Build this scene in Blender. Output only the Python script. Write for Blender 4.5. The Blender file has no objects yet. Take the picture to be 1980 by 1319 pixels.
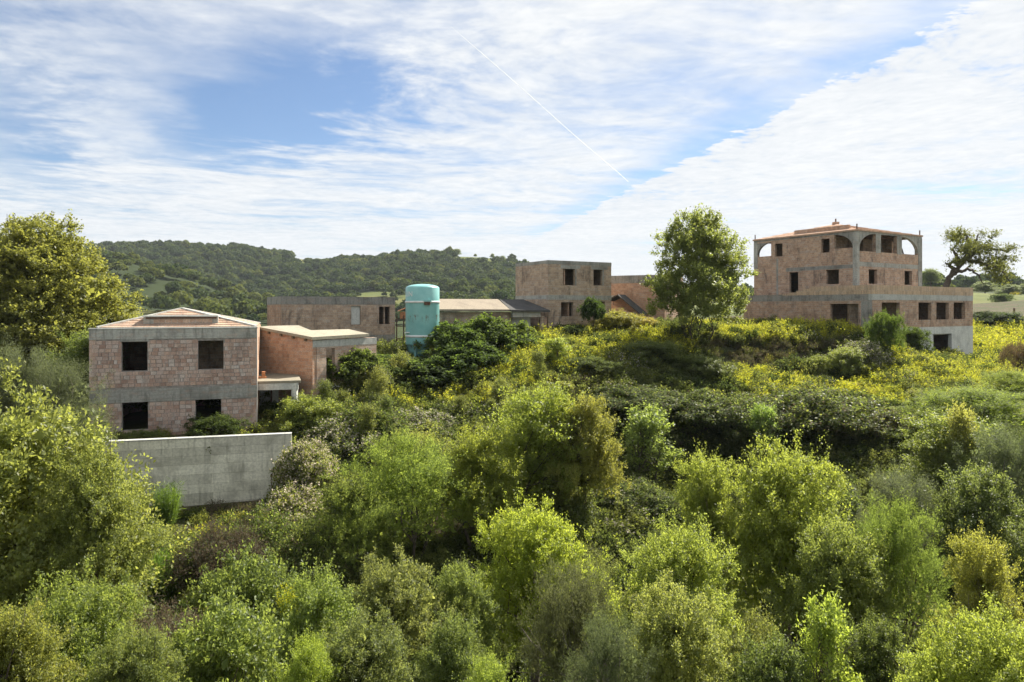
# an abandoned hillside hamlet of bare brick shells above an overgrown slope
import bpy, bmesh, math, random
import numpy as np
from mathutils import Vector, Matrix

R = math.radians
C = bpy.context.scene.collection
scene = bpy.context.scene

# ------------------------------------------------------------------ camera
HOR, FPX, CX = 595.0, 1320.0, 990.0          # eye level, focal length and axis measured on the 1980 px wide photograph
cam_d = bpy.data.cameras.new('camera')
cam_d.sensor_width = 36.0
cam_d.lens = 24.0
cam_d.shift_y = -(659.5 - HOR) / 1980.0
cam_d.clip_start = 0.1
cam_d.clip_end = 30000.0
cam = bpy.data.objects.new('camera', cam_d)
C.objects.link(cam)
cam.location = (0, 0, 0)
cam.rotation_euler = (R(90), 0, 0)
scene.camera = cam

# ------------------------------------------------------------------ render settings
scene.render.engine = 'CYCLES'
cy = scene.cycles
cy.max_bounces = 6
cy.diffuse_bounces = 1
cy.glossy_bounces = 2
cy.transmission_bounces = 4
cy.transparent_max_bounces = 6
cy.volume_bounces = 0
cy.sample_clamp_indirect = 6.0
cy.use_adaptive_sampling = True
cy.adaptive_threshold = 0.015
cy.use_denoising = True
try:
    cy.denoiser = 'OPENIMAGEDENOISE'
    cy.denoising_prefilter = 'ACCURATE'
except Exception:
    pass
vs = scene.view_settings
vs.view_transform = 'Standard'
vs.look = 'None'
vs.gamma = 1.0
vs.use_curve_mapping = False
vs.exposure = 1.20

# ------------------------------------------------------------------ sun and sky
SUN_AZ, SUN_EL = 41.0, 45.0                   # azimuth from the view axis towards the right
S = Vector((math.sin(R(SUN_AZ)) * math.cos(R(SUN_EL)), math.cos(R(SUN_AZ)) * math.cos(R(SUN_EL)), math.sin(R(SUN_EL))))
sun_d = bpy.data.lights.new('sun', 'SUN')
sun_d.energy = 5.0
sun_d.angle = R(0.55)
sun_d.color = (1.0, 0.94, 0.83)
sun = bpy.data.objects.new('sun', sun_d)
C.objects.link(sun)
sun.rotation_euler = S.to_track_quat('Z', 'Y').to_euler()
sun.location = (60, 60, 80)


class NT:
    """small helper to write node trees"""
    def __init__(self, tree):
        self.t = tree
        self.n = tree.nodes
        self.l = tree.links

    def node(self, typ, **kw):
        nd = self.n.new(typ)
        for k, v in kw.items():
            setattr(nd, k, v)
        return nd

    def put(self, sock, v):
        if v is None:
            return
        if isinstance(v, bpy.types.NodeSocket):
            self.l.new(v, sock)
        else:
            sock.default_value = v

    def m(self, op, a, b=None, c=None, clamp=False):
        nd = self.node('ShaderNodeMath', operation=op, use_clamp=clamp)
        self.put(nd.inputs[0], a)
        self.put(nd.inputs[1], b)
        self.put(nd.inputs[2], c)
        return nd.outputs[0]

    def vm(self, op, a, b=None, s=None):
        nd = self.node('ShaderNodeVectorMath', operation=op)
        self.put(nd.inputs[0], a)
        self.put(nd.inputs[1], b)
        if s is not None:
            self.put(nd.inputs['Scale'], s)
        return nd.outputs[0]

    def sep(self, v):
        nd = self.node('ShaderNodeSeparateXYZ')
        self.put(nd.inputs[0], v)
        return nd.outputs

    def comb(self, x, y, z=0.0):
        nd = self.node('ShaderNodeCombineXYZ')
        self.put(nd.inputs[0], x)
        self.put(nd.inputs[1], y)
        self.put(nd.inputs[2], z)
        return nd.outputs[0]

    def noise(self, vec, scale, detail=4.0, rough=0.55, dist=0.0, col=False):
        nd = self.node('ShaderNodeTexNoise')
        self.put(nd.inputs['Vector'], vec)
        self.put(nd.inputs['Scale'], scale)
        self.put(nd.inputs['Detail'], detail)
        self.put(nd.inputs['Roughness'], rough)
        self.put(nd.inputs['Distortion'], dist)
        return nd.outputs['Color'] if col else nd.outputs['Fac']

    def ramp(self, v, a, b, lo=0.0, hi=1.0, smooth=True):
        nd = self.node('ShaderNodeMapRange', interpolation_type='SMOOTHSTEP' if smooth else 'LINEAR', clamp=True)
        self.put(nd.inputs[0], v)
        self.put(nd.inputs[1], a)
        self.put(nd.inputs[2], b)
        self.put(nd.inputs[3], lo)
        self.put(nd.inputs[4], hi)
        return nd.outputs[0]

    def mix(self, f, a, b, mode='MIX'):
        nd = self.node('ShaderNodeMix', data_type='RGBA', blend_type=mode)
        self.put(nd.inputs[0], f)
        self.put(nd.inputs[6], a if isinstance(a, bpy.types.NodeSocket) else (*a[:3], 1.0))
        self.put(nd.inputs[7], b if isinstance(b, bpy.types.NodeSocket) else (*b[:3], 1.0))
        return nd.outputs[2]


SKY_STRENGTH = 0.058
HAZE = 0.00011
world = bpy.data.worlds.new('World')
scene.world = world
world.use_nodes = True
wt = NT(world.node_tree)
wt.n.clear()
w_out = wt.node('ShaderNodeOutputWorld')
w_bg = wt.node('ShaderNodeBackground')
w_bg.inputs['Strength'].default_value = SKY_STRENGTH
wt.l.new(w_bg.outputs[0], w_out.inputs[0])
sky = wt.node('ShaderNodeTexSky', sky_type='NISHITA')
sky.sun_disc = False
sky.sun_elevation = R(SUN_EL)
sky.sun_rotation = R(SUN_AZ)
sky.altitude = 300
sky.air_density = 1.0
sky.dust_density = 0.6
sky.ozone_density = 2.0
# high thin cloud laid out on a flat layer overhead: p = where the ray meets the layer
tc = wt.node('ShaderNodeTexCoord')
dx, dy, dz = wt.sep(tc.outputs['Generated'])
zc = wt.m('MAXIMUM', dz, 0.03)
pxn = wt.m('DIVIDE', dx, zc)
pyn = wt.m('DIVIDE', dy, zc)
P0 = wt.comb(pxn, pyn, 0.0)
warp = wt.vm('SCALE', wt.vm('SUBTRACT', wt.noise(P0, 0.55, 3.0, 0.5, col=True), (0.5, 0.5, 0.5)), s=0.9)
Pw = wt.vm('ADD', P0, warp)
wx, wy, _ = wt.sep(Pw)
# fibres drawn out along one wind direction, then softer patches, then small lumps
fa = R(24)
fx = wt.m('ADD', wt.m('MULTIPLY', wx, math.cos(fa)), wt.m('MULTIPLY', wy, math.sin(fa)))
fy = wt.m('SUBTRACT', wt.m('MULTIPLY', wy, math.cos(fa)), wt.m('MULTIPLY', wx, math.sin(fa)))
fibre = wt.noise(wt.comb(wt.m('MULTIPLY', fx, 0.7), wt.m('MULTIPLY', fy, 2.2), 0.3), 1.0, 8.0, 0.55, 0.6)
patch = wt.noise(Pw, 0.62, 6.0, 0.58)
lump = wt.noise(Pw, 5.5, 6.0, 0.6)
lump2 = wt.noise(Pw, 15.0, 5.0, 0.6)
# clear holes
def hole(cx_, cy_, ax, ay, hl, hw):
    ln = math.hypot(ax, ay)
    ax, ay = ax / ln, ay / ln
    qx = wt.m('SUBTRACT', wt.m('ADD', pxn, wt.m('MULTIPLY', wt.m('SUBTRACT', lump, 0.5), 0.9)), cx_)
    qy = wt.m('SUBTRACT', wt.m('ADD', pyn, wt.m('MULTIPLY', wt.m('SUBTRACT', fibre, 0.5), 1.6)), cy_)
    a = wt.m('ADD', wt.m('MULTIPLY', qx, ax / hl), wt.m('MULTIPLY', qy, ay / hl))
    b = wt.m('ADD', wt.m('MULTIPLY', qx, -ay / hw), wt.m('MULTIPLY', qy, ax / hw))
    r2 = wt.m('ADD', wt.m('MULTIPLY', a, a), wt.m('MULTIPLY', b, b))
    return wt.m('POWER', 2.718, wt.m('MULTIPLY', r2, -1.0))
g1 = hole(-1.45, 3.75, -0.63, 0.77, 1.35, 0.52)
g2 = hole(-2.9, 4.1, -0.5, 0.85, 1.3, 0.30)
# the long cloud bank with a sharp lumpy front edge
edge = wt.m('SUBTRACT', wt.m('ADD', pxn, wt.m('ADD', wt.m('MULTIPLY', wt.m('SUBTRACT', lump, 0.5), 0.42), wt.m('MULTIPLY', wt.m('SUBTRACT', lump2, 0.5), 0.15))),
            wt.m('MULTIPLY_ADD', pyn, -0.160, 1.90))
front = wt.m('MULTIPLY', wt.ramp(pyn, 0.2, 1.2), wt.ramp(pyn, 7.0, 13.0, 1.0, 0.0))
bank = wt.m('MULTIPLY', wt.m('MULTIPLY', wt.ramp(edge, 0.0, 0.10), wt.ramp(edge, 0.15, 1.6, 1.0, 0.25)), front)
lee = wt.m('MULTIPLY', wt.m('MULTIPLY', wt.ramp(edge, -0.42, -0.04), wt.ramp(edge, 0.0, 0.04, 1.0, 0.0)), front)
cov = wt.m('ADD', 0.74, wt.m('MULTIPLY', wt.m('SUBTRACT', fibre, 0.5), 1.0))
cov = wt.m('ADD', cov, wt.m('MULTIPLY', wt.m('SUBTRACT', patch, 0.5), 1.9))
cov = wt.m('ADD', cov, wt.m('MULTIPLY', wt.m('SUBTRACT', lump, 0.5), 0.55))
cov = wt.m('SUBTRACT', cov, wt.m('MULTIPLY', g1, 1.0))
cov = wt.m('SUBTRACT', cov, wt.m('MULTIPLY', g2, 0.40))
cov = wt.m('SUBTRACT', cov, wt.m('MULTIPLY', lee, 0.28))
puff = wt.m('MULTIPLY', wt.m('SUBTRACT', wt.m('ADD', lump, wt.m('MULTIPLY', lump2, 0.8)), 0.9), 0.9)
cov = wt.m('ADD', cov, wt.m('MULTIPLY', bank, wt.m('ADD', wt.m('MULTIPLY', puff, 1.5), 0.42)))
low = wt.ramp(dz, 0.02, 0.17, 0.40, 0.0)
cov = wt.m('ADD', cov, low, clamp=True)
cov = wt.ramp(cov, 0.05, 0.95, 0.03, 0.97)
sdir = wt.node('ShaderNodeVectorMath', operation='DOT_PRODUCT')
wt.l.new(tc.outputs['Generated'], sdir.inputs[0])
sdir.inputs[1].default_value = S
glow = wt.ramp(sdir.outputs['Value'], 0.2, 1.0, 0.0, 1.0, smooth=False)
c_lo = (5.5, 5.9, 6.4)
c_hi = (7.5, 7.6, 7.65)
tex = wt.ramp(wt.m('ADD', wt.m('ADD', wt.m('MULTIPLY', lump, 0.45), wt.m('MULTIPLY', lump2, 0.30)), wt.m('MULTIPLY', patch, 0.35)), 0.40, 0.70, 0.0, 1.0, smooth=False)
cloud = wt.mix(wt.m('ADD', wt.m('MULTIPLY', tex, 0.85), wt.m('MULTIPLY', glow, 0.35), clamp=True), c_lo, c_hi)
sky_c = wt.mix(1.0, sky.outputs[0], (0.80, 0.89, 0.98), 'MULTIPLY')
final = wt.mix(cov, sky_c, cloud)
wt.l.new(final, w_bg.inputs['Color'])

# ------------------------------------------------------------------ helpers
rng = np.random.default_rng(7)
random.seed(7)


def P(px, py, D):
    return np.array([(px - CX) / FPX * D, D, (HOR - py) / FPX * D])


def setp(o, label=None, cat=None, group=None, kind=None):
    if label:
        o['label'] = label
    if cat:
        o['category'] = cat
    if group:
        o['group'] = group
    if kind:
        o['kind'] = kind
    return o


def empty(name, loc, rz=0.0, label=None, cat=None, group=None):
    o = bpy.data.objects.new(name, None)
    o.empty_display_size = 0.5
    C.objects.link(o)
    o.location = loc
    o.rotation_euler = (0, 0, rz)
    return setp(o, label, cat, group)


def link(name, me, mat=None, parent=None, loc=None):
    o = bpy.data.objects.new(name, me)
    C.objects.link(o)
    if mat is not None and not me.materials:
        me.materials.append(mat)
    if parent is not None:
        o.parent = parent
    if loc is not None:
        o.location = loc
    return o


def mesh_np(name, verts, faces, mats=(), smooth=False, fmat=None):
    """verts (N,3); faces (M,k) of one size k"""
    me = bpy.data.meshes.new(name)
    verts = np.asarray(verts, np.float32)
    faces = np.asarray(faces, np.int32)
    k = faces.shape[1]
    me.vertices.add(len(verts))
    me.vertices.foreach_set('co', verts.ravel())
    me.loops.add(faces.size)
    me.loops.foreach_set('vertex_index', faces.ravel())
    me.polygons.add(len(faces))
    me.polygons.foreach_set('loop_start', np.arange(0, faces.size, k, dtype=np.int32))
    me.polygons.foreach_set('loop_total', np.full(len(faces), k, np.int32))
    for m_ in mats:
        me.materials.append(m_)
    if fmat is not None:
        me.polygons.foreach_set('material_index', np.asarray(fmat, np.int32))
    if smooth:
        me.polygons.foreach_set('use_smooth', np.ones(len(faces), bool))
    me.update(calc_edges=True)
    return me


class MB:
    """collects quads with a metric uv; several become one mesh"""
    def __init__(self):
        self.bm = bmesh.new()
        self.uv = self.bm.loops.layers.uv.new('UVMap')

    def quad(self, pts, uvs=None):
        vs_ = [self.bm.verts.new(Vector(p)) for p in pts]
        f = self.bm.faces.new(vs_)
        if uvs is None:
            n = f.normal if f.normal.length else None
            f.normal_update()
            n = f.normal
            for lp in f.loops:
                c = lp.vert.co
                if abs(n.z) > 0.7:
                    lp[self.uv].uv = (c.x, c.y)
                else:
                    t = Vector((-n.y, n.x, 0)).normalized()
                    lp[self.uv].uv = (c.dot(t), c.z)
        else:
            for lp, q in zip(f.loops, uvs):
                lp[self.uv].uv = q
        return f

    def hexa(self, b, t):
        """b, t: 4 bottom and 4 top points, counter-clockwise from above"""
        self.quad([b[3], b[2], b[1], b[0]])
        self.quad(t)
        for i in range(4):
            j = (i + 1) % 4
            self.quad([b[i], b[j], t[j], t[i]])

    def box(self, x0, x1, y0, y1, z0, z1):
        b = [(x0, y0, z0), (x1, y0, z0), (x1, y1, z0), (x0, y1, z0)]
        t = [(x, y, z1) for x, y, _ in b]
        self.hexa(b, t)

    def beam(self, p, q, w, h=None):
        """a square bar from p to q"""
        p, q = Vector(p), Vector(q)
        h = w if h is None else h
        d = (q - p).normalized()
        a = d.cross(Vector((0, 0, 1)))
        if a.length < 1e-3:
            a = Vector((1, 0, 0))
        a.normalize()
        c = a.cross(d).normalized()
        o = [(-1, -1), (1, -1), (1, 1), (-1, 1)]
        b = [p + a * (w / 2 * i) + c * (h / 2 * j) for i, j in o]
        t = [q + a * (w / 2 * i) + c * (h / 2 * j) for i, j in o]
        self.hexa(b, t)

    def slab(self, poly, th):
        """polygon (3d, ccw from above) with thickness downwards"""
        n = len(poly)
        top = [Vector(p) for p in poly]
        bot = [p - Vector((0, 0, th)) for p in top]
        f = self.bm.faces.new([self.bm.verts.new(p) for p in top])
        f2 = self.bm.faces.new([self.bm.verts.new(p) for p in reversed(bot)])
        for g in (f, f2):
            for lp in g.loops:
                lp[self.uv].uv = (lp.vert.co.x, lp.vert.co.y)
        for i in range(n):
            j = (i + 1) % n
            self.quad([bot[i], bot[j], top[j], top[i]])

    def build(self, name, mat, parent=None, bevel=0.0):
        bmesh.ops.recalc_face_normals(self.bm, faces=self.bm.faces)
        me = bpy.data.meshes.new(name)
        self.bm.to_mesh(me)
        self.bm.free()
        o = link(name, me, mat, parent)
        return o


def lathe(name, prof, seg=32, smooth=True):
    v, f = [], []
    for r, z in prof:
        for i in range(seg):
            a = 2 * math.pi * i / seg
            v.append((r * math.cos(a), r * math.sin(a), z))
    for k in range(len(prof) - 1):
        for i in range(seg):
            j = (i + 1) % seg
            f.append((k * seg + i, k * seg + j, (k + 1) * seg + j, (k + 1) * seg + i))
    me = mesh_np(name, v, f, smooth=smooth)
    return me


def tubes(paths, sides=6):
    """paths: list of (points (n,3), radii (n)); returns verts, quads"""
    V, F = [], []
    off = 0
    for pts, rad in paths:
        pts = np.asarray(pts, float)
        n = len(pts)
        tg = np.gradient(pts, axis=0)
        tg /= np.linalg.norm(tg, axis=1, keepdims=True) + 1e-9
        ref = np.array([0.31, 0.87, 0.38])
        a = np.cross(tg, ref)
        a /= np.linalg.norm(a, axis=1, keepdims=True) + 1e-9
        b = np.cross(tg, a)
        th = np.linspace(0, 2 * np.pi, sides, endpoint=False)
        ring = (pts[:, None, :] + np.asarray(rad)[:, None, None] *
                (np.cos(th)[None, :, None] * a[:, None, :] + np.sin(th)[None, :, None] * b[:, None, :]))
        V.append(ring.reshape(-1, 3))
        for k in range(n - 1):
            for i in range(sides):
                j = (i + 1) % sides
                F.append((off + k * sides + i, off + k * sides + j, off + (k + 1) * sides + j, off + (k + 1) * sides + i))
        off += n * sides
    return np.concatenate(V), np.array(F)


# ------------------------------------------------------------------ materials
def new_mat(name):
    m_ = bpy.data.materials.new(name)
    m_.use_nodes = True
    t = NT(m_.node_tree)
    t.n.clear()
    out = t.node('ShaderNodeOutputMaterial')
    return m_, t, out


def principled(t, out, col, rough=0.85, spec=0.3, bump=None, bstr=0.4, bdist=0.02, metal=0.0):
    b = t.node('ShaderNodeBsdfPrincipled')
    t.put(b.inputs['Base Color'], col if isinstance(col, bpy.types.NodeSocket) else (*col[:3], 1))
    t.put(b.inputs['Roughness'], rough)
    b.inputs['Specular IOR Level'].default_value = spec
    t.put(b.inputs['Metallic'], metal)
    if bump is not None:
        bp = t.node('ShaderNodeBump')
        bp.inputs['Strength'].default_value = bstr
        bp.inputs['Distance'].default_value = bdist
        t.l.new(bump, bp.inputs['Height'])
        t.l.new(bp.outputs[0], b.inputs['Normal'])
    t.l.new(b.outputs[0], out.inputs[0])
    return b


def brick_mat(name, c1, c2, mortar, smear=0.45, soot=0.4, bw=0.27, bh=0.19, smear_c=(0.46, 0.43, 0.39)):
    m_, t, out = new_mat(name)
    uv = t.node('ShaderNodeUVMap').outputs[0]
    wob = t.vm('ADD', uv, t.vm('SCALE', t.vm('SUBTRACT', t.noise(uv, 1.7, 2, col=True), (0.5, 0.5, 0.5)), s=0.03))
    br = t.node('ShaderNodeTexBrick')
    br.offset = 0.5
    t.l.new(wob, br.inputs['Vector'])
    br.inputs['Scale'].default_value = 1.0
    br.inputs['Brick Width'].default_value = bw
    br.inputs['Row Height'].default_value = bh
    br.inputs['Mortar Size'].default_value = 0.011
    br.inputs['Mortar Smooth'].default_value = 0.3
    br.inputs['Bias'].default_value = 0.0
    br.inputs['Color1'].default_value = (*c1, 1)
    br.inputs['Color2'].default_value = (*c2, 1)
    br.inputs['Mortar'].default_value = (*mortar, 1)
    br2 = t.node('ShaderNodeTexBrick')
    br2.offset = 0.5
    t.l.new(wob, br2.inputs['Vector'])
    br2.inputs['Scale'].default_value = 1.0
    br2.inputs['Brick Width'].default_value = bw
    br2.inputs['Row Height'].default_value = bh
    br2.inputs['Mortar Size'].default_value = 0.0
    br2.inputs['Color1'].default_value = (0, 0, 0, 1)
    br2.inputs['Color2'].default_value = (1, 1, 1, 1)
    sx, sy, _ = t.sep(uv)
    big = t.noise(uv, 0.55, 5, 0.6)
    mid = t.noise(t.comb(t.m('MULTIPLY', sx, 1.1), t.m('MULTIPLY', sy, 3.4), 0.0), 1.0, 7, 0.68)
    fine = t.noise(uv, 14.0, 4, 0.7)
    streak = t.noise(t.comb(t.m('MULTIPLY', sx, 2.4), t.m('MULTIPLY', sy, 0.5), 0.0), 1.0, 8, 0.72)
    col = t.mix(t.m('MULTIPLY', br2.outputs['Color'], 0.5), br.outputs['Color'], t.mix(1.0, br.outputs['Color'], (1.35, 1.25, 1.15), 'MULTIPLY'))
    col = t.mix(t.m('MULTIPLY', t.ramp(mid, 0.48, 0.70), smear), col, smear_c)
    col = t.mix(t.m('MULTIPLY', t.ramp(big, 0.50, 0.72), 0.5), col, tuple(0.6 * a for a in c1))
    col = t.mix(t.m('MULTIPLY', t.m('MULTIPLY', t.ramp(streak, 0.47, 0.70), t.ramp(big, 0.36, 0.60)), soot), col, (0.085, 0.078, 0.07))
    col = t.mix(0.5, col, t.mix(t.ramp(fine, 0.3, 0.7), (0.55, 0.55, 0.55), (1.4, 1.4, 1.4)), 'MULTIPLY')
    hgt = t.m('ADD', t.m('MULTIPLY', br.outputs['Fac'], -1.0), t.m('MULTIPLY', fine, 0.5))
    principled(t, out, col, 0.92, 0.15, hgt, 0.6, 0.02)
    return m_


def concrete_mat(name, c, stain=(0.10, 0.11, 0.10), amt=0.6, streaks=0.6, boards=0.0, dust=0.0):
    m_, t, out = new_mat(name)
    uv = t.node('ShaderNodeUVMap').outputs[0]
    sx, sy, _ = t.sep(uv)
    big = t.noise(uv, 0.8, 6, 0.62, 0.3)
    fine = t.noise(uv, 9.0, 6, 0.7)
    streak = t.noise(t.comb(t.m('MULTIPLY', sx, 4.5), t.m('MULTIPLY', sy, 0.5), 0.0), 1.0, 6, 0.7)
    col = t.mix(t.ramp(fine, 0.3, 0.7), tuple(0.8 * a for a in c), tuple(min(1, 1.15 * a) for a in c))
    col = t.mix(t.m('MULTIPLY', t.ramp(big, 0.46, 0.68), amt), col, stain)
    col = t.mix(t.m('MULTIPLY', t.ramp(streak, 0.47, 0.72), streaks), col, tuple(0.8 * a for a in stain))
    if dust:
        dn_ = t.noise(t.comb(t.m('MULTIPLY', sx, 1.6), t.m('MULTIPLY', sy, 4.0), 3.0), 1.0, 7, 0.7)
        col = t.mix(t.m('MULTIPLY', t.ramp(dn_, 0.50, 0.66), dust), col, (0.42, 0.31, 0.245))
    oi = t.node('ShaderNodeObjectInfo').outputs['Random']
    k_ = t.m('MULTIPLY_ADD', oi, 0.34, 0.80)
    col = t.mix(1.0, col, t.comb(k_, k_, t.m('MULTIPLY', k_, 0.98)), 'MULTIPLY')
    h = fine
    if boards:
        wv = t.m('FRACT', t.m('DIVIDE', sy, boards))
        ln = t.ramp(t.m('ABSOLUTE', t.m('SUBTRACT', wv, 0.5)), 0.44, 0.5)
        col = t.mix(t.m('MULTIPLY', ln, 0.45), col, stain)
        h = t.m('SUBTRACT', h, ln)
    principled(t, out, col, 0.9, 0.2, h, 0.35, 0.02)
    return m_


def plain_mat(name, c, rough=0.8, var=0.35, scale=4.0, spec=0.3, metal=0.0, c2=None, thr=(0.45, 0.65)):
    m_, t, out = new_mat(name)
    co = t.node('ShaderNodeTexCoord').outputs['Object']
    n1 = t.noise(co, scale, 6, 0.65)
    col = t.mix(t.ramp(n1, 0.3, 0.7), tuple((1 - var) * a for a in c), tuple(min(1, (1 + var) * a) for a in c))
    if c2:
        col = t.mix(t.ramp(t.noise(co, scale * 0.6, 6, 0.7), *thr), col, c2)
    principled(t, out, col, rough, spec, n1, 0.3, 0.02, metal)
    return m_


def leaf_mat(name, c1, c2, tr, tw=0.38, rough=0.5, yellow=None, yamt=0.0, inst=False, spec=0.35, fluff=None):
    """leaf colour differs from leaf to leaf and from plant to plant; light passes through the blades"""
    m_, t, out = new_mat(name)
    geo = t.node('ShaderNodeNewGeometry')
    oi = t.node('ShaderNodeObjectInfo')
    co = t.node('ShaderNodeTexCoord').outputs['Object']
    rnd = geo.outputs['Random Per Island']
    col = t.mix(rnd, c1, c2)
    trc = t.mix(rnd, tuple(0.75 * a for a in tr), tuple(1.2 * a for a in tr))
    if yellow:
        pn = t.noise(co, 0.55, 3, 0.6)
        f = t.m('MULTIPLY', t.ramp(t.m('ADD', pn, t.m('MULTIPLY', rnd, 0.25)), 0.58, 0.78), yamt)
        col = t.mix(f, col, yellow)
        trc = t.mix(f, trc, tuple(min(1.0, 1.7 * a) for a in yellow))
    if inst:
        ro = oi.outputs['Random']
        k = t.mix(ro, (0.58, 0.66, 0.60), (1.42, 1.26, 1.15))
        col = t.mix(1.0, col, k, 'MULTIPLY')
        trc = t.mix(1.0, trc, k, 'MULTIPLY')
    else:
        col = t.mix(1.0, col, oi.outputs['Color'], 'MULTIPLY')
        trc = t.mix(1.0, trc, oi.outputs['Color'], 'MULTIPLY')
    b = t.node('ShaderNodeBsdfPrincipled')
    t.l.new(col, b.inputs['Base Color'])
    b.inputs['Roughness'].default_value = rough
    b.inputs['Specular IOR Level'].default_value = spec
    tl = t.node('ShaderNodeBsdfTranslucent')
    t.l.new(trc, tl.inputs['Color'])
    mx = t.node('ShaderNodeMixShader')
    mx.inputs[0].default_value = tw
    t.l.new(b.outputs[0], mx.inputs[1])
    t.l.new(tl.outputs[0], mx.inputs[2])
    t.l.new(mx.outputs[0], out.inputs[0])
    return m_


M = {}
M['brick_pink'] = brick_mat('pink_brick', (0.433, 0.279, 0.199), (0.524, 0.404, 0.319), (0.410, 0.391, 0.342), 0.6, 0.45)
M['brick_orange'] = brick_mat('orange_brick', (0.445, 0.251, 0.160), (0.513, 0.342, 0.239), (0.433, 0.376, 0.319), 0.45, 0.40)
M['brick_red'] = brick_mat('red_brick', (0.377, 0.231, 0.162), (0.470, 0.327, 0.234), (0.405, 0.391, 0.324), 0.62, 0.85)
M['brick_brown'] = brick_mat('brown_brick', (0.359, 0.250, 0.179), (0.456, 0.349, 0.255), (0.399, 0.372, 0.314), 0.6, 0.75)
M['brick_tan'] = brick_mat('tan_brick', (0.456, 0.325, 0.217), (0.547, 0.410, 0.279), (0.456, 0.388, 0.319), 0.35, 0.45, 0.12, 0.5)
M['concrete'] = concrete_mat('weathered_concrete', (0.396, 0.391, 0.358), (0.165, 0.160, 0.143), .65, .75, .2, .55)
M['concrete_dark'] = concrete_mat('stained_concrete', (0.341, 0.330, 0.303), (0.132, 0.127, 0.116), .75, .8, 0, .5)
M['concrete_wall'] = concrete_mat('formwork_concrete', (0.70, 0.67, 0.56), (0.33, 0.315, 0.255), 0.65, 0.7)
M['concrete_pale'] = concrete_mat('pale_concrete', (0.550, 0.550, 0.517), (0.220, 0.220, 0.209), 0.4, 0.4)
M['slab_tan'] = concrete_mat('tan_screed', (0.31, 0.28, 0.215), (0.20, 0.18, 0.14), 0.6, 0.4)
M['roof_brown'] = concrete_mat('brown_roof_tile', (0.28, 0.235, 0.18), (0.16, 0.13, 0.105), 0.5, 0.3)
M['roof_dark'] = concrete_mat('dark_bitumen', (0.085, 0.082, 0.080), (0.045, 0.045, 0.045), 0.5, 0.4)
M['mortar'] = plain_mat('mortar', (0.30, 0.27, 0.24), 0.95, 0.3, 5)
M['wood'] = plain_mat('old_timber', (0.20, 0.14, 0.09), 0.85, 0.4, 6)
M['rust'] = plain_mat('rusty_steel', (0.10, 0.055, 0.035), 0.8, 0.5, 8)
M['white'] = plain_mat('white_paint', (0.74, 0.74, 0.71), 0.5, 0.08, 3, c2=(0.45, 0.38, 0.30), thr=(0.62, 0.8))
M['terracotta'] = plain_mat('terracotta', (0.42, 0.19, 0.09), 0.85, 0.3, 8)
M['bark'] = plain_mat('bark', (0.085, 0.068, 0.052), 0.95, 0.45, 7)
M['bark_pale'] = plain_mat('grey_bark', (0.17, 0.15, 0.125), 0.95, 0.4, 7)


def block_mat(name, rand_out):
    """clay blocks of the near house, each its own colour with mortar smears"""
    m_, t, out = new_mat(name)
    oi = t.node('ShaderNodeObjectInfo')
    geo = t.node('ShaderNodeNewGeometry')
    r = oi.outputs['Random'] if rand_out == 'obj' else geo.outputs['Random Per Island']
    pos = geo.outputs['Position']
    n1 = t.noise(pos, 0.9, 5, 0.6)
    n2 = t.noise(pos, 4.0, 6, 0.7)
    n3 = t.noise(pos, 18.0, 4, 0.7)
    sx, sy, sz = t.sep(pos)
    st = t.noise(t.comb(t.m('MULTIPLY', sx, 3.5), t.m('MULTIPLY', sy, 3.5), t.m('MULTIPLY', sz, 0.3)), 1.0, 6, 0.65)
    cr = t.node('ShaderNodeValToRGB')
    els = cr.color_ramp.elements
    els[0].position, els[0].color = 0.0, (0.34, 0.225, 0.175, 1)
    els[1].position, els[1].color = 1.0, (0.56, 0.485, 0.43, 1)
    for p_, c_ in ((0.25, (0.46, 0.305, 0.235, 1)), (0.5, (0.51, 0.395, 0.335, 1)), (0.75, (0.53, 0.36, 0.27, 1))):
        e = els.new(p_)
        e.color = c_
    t.l.new(r, cr.inputs[0])
    col = cr.outputs[0]
    col = t.mix(t.m('MULTIPLY', t.ramp(n2, 0.45, 0.72), 0.55), col, (0.43, 0.40, 0.37))
    col = t.mix(t.m('MULTIPLY', t.ramp(n1, 0.50, 0.70), 0.40), col, (0.24, 0.16, 0.125))
    col = t.mix(t.m('MULTIPLY', t.ramp(st, 0.52, 0.75), 0.45), col, (0.11, 0.10, 0.095))
    col = t.mix(0.45, col, t.mix(t.ramp(n3, 0.3, 0.7), (0.55, 0.55, 0.55), (1.4, 1.4, 1.4)), 'MULTIPLY')
    principled(t, out, col, 0.92, 0.15, n3, 0.4, 0.01)
    return m_


M['block'] = block_mat('clay_block', 'obj')
M['block_joined'] = block_mat('clay_block_joined', 'isl')

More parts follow.
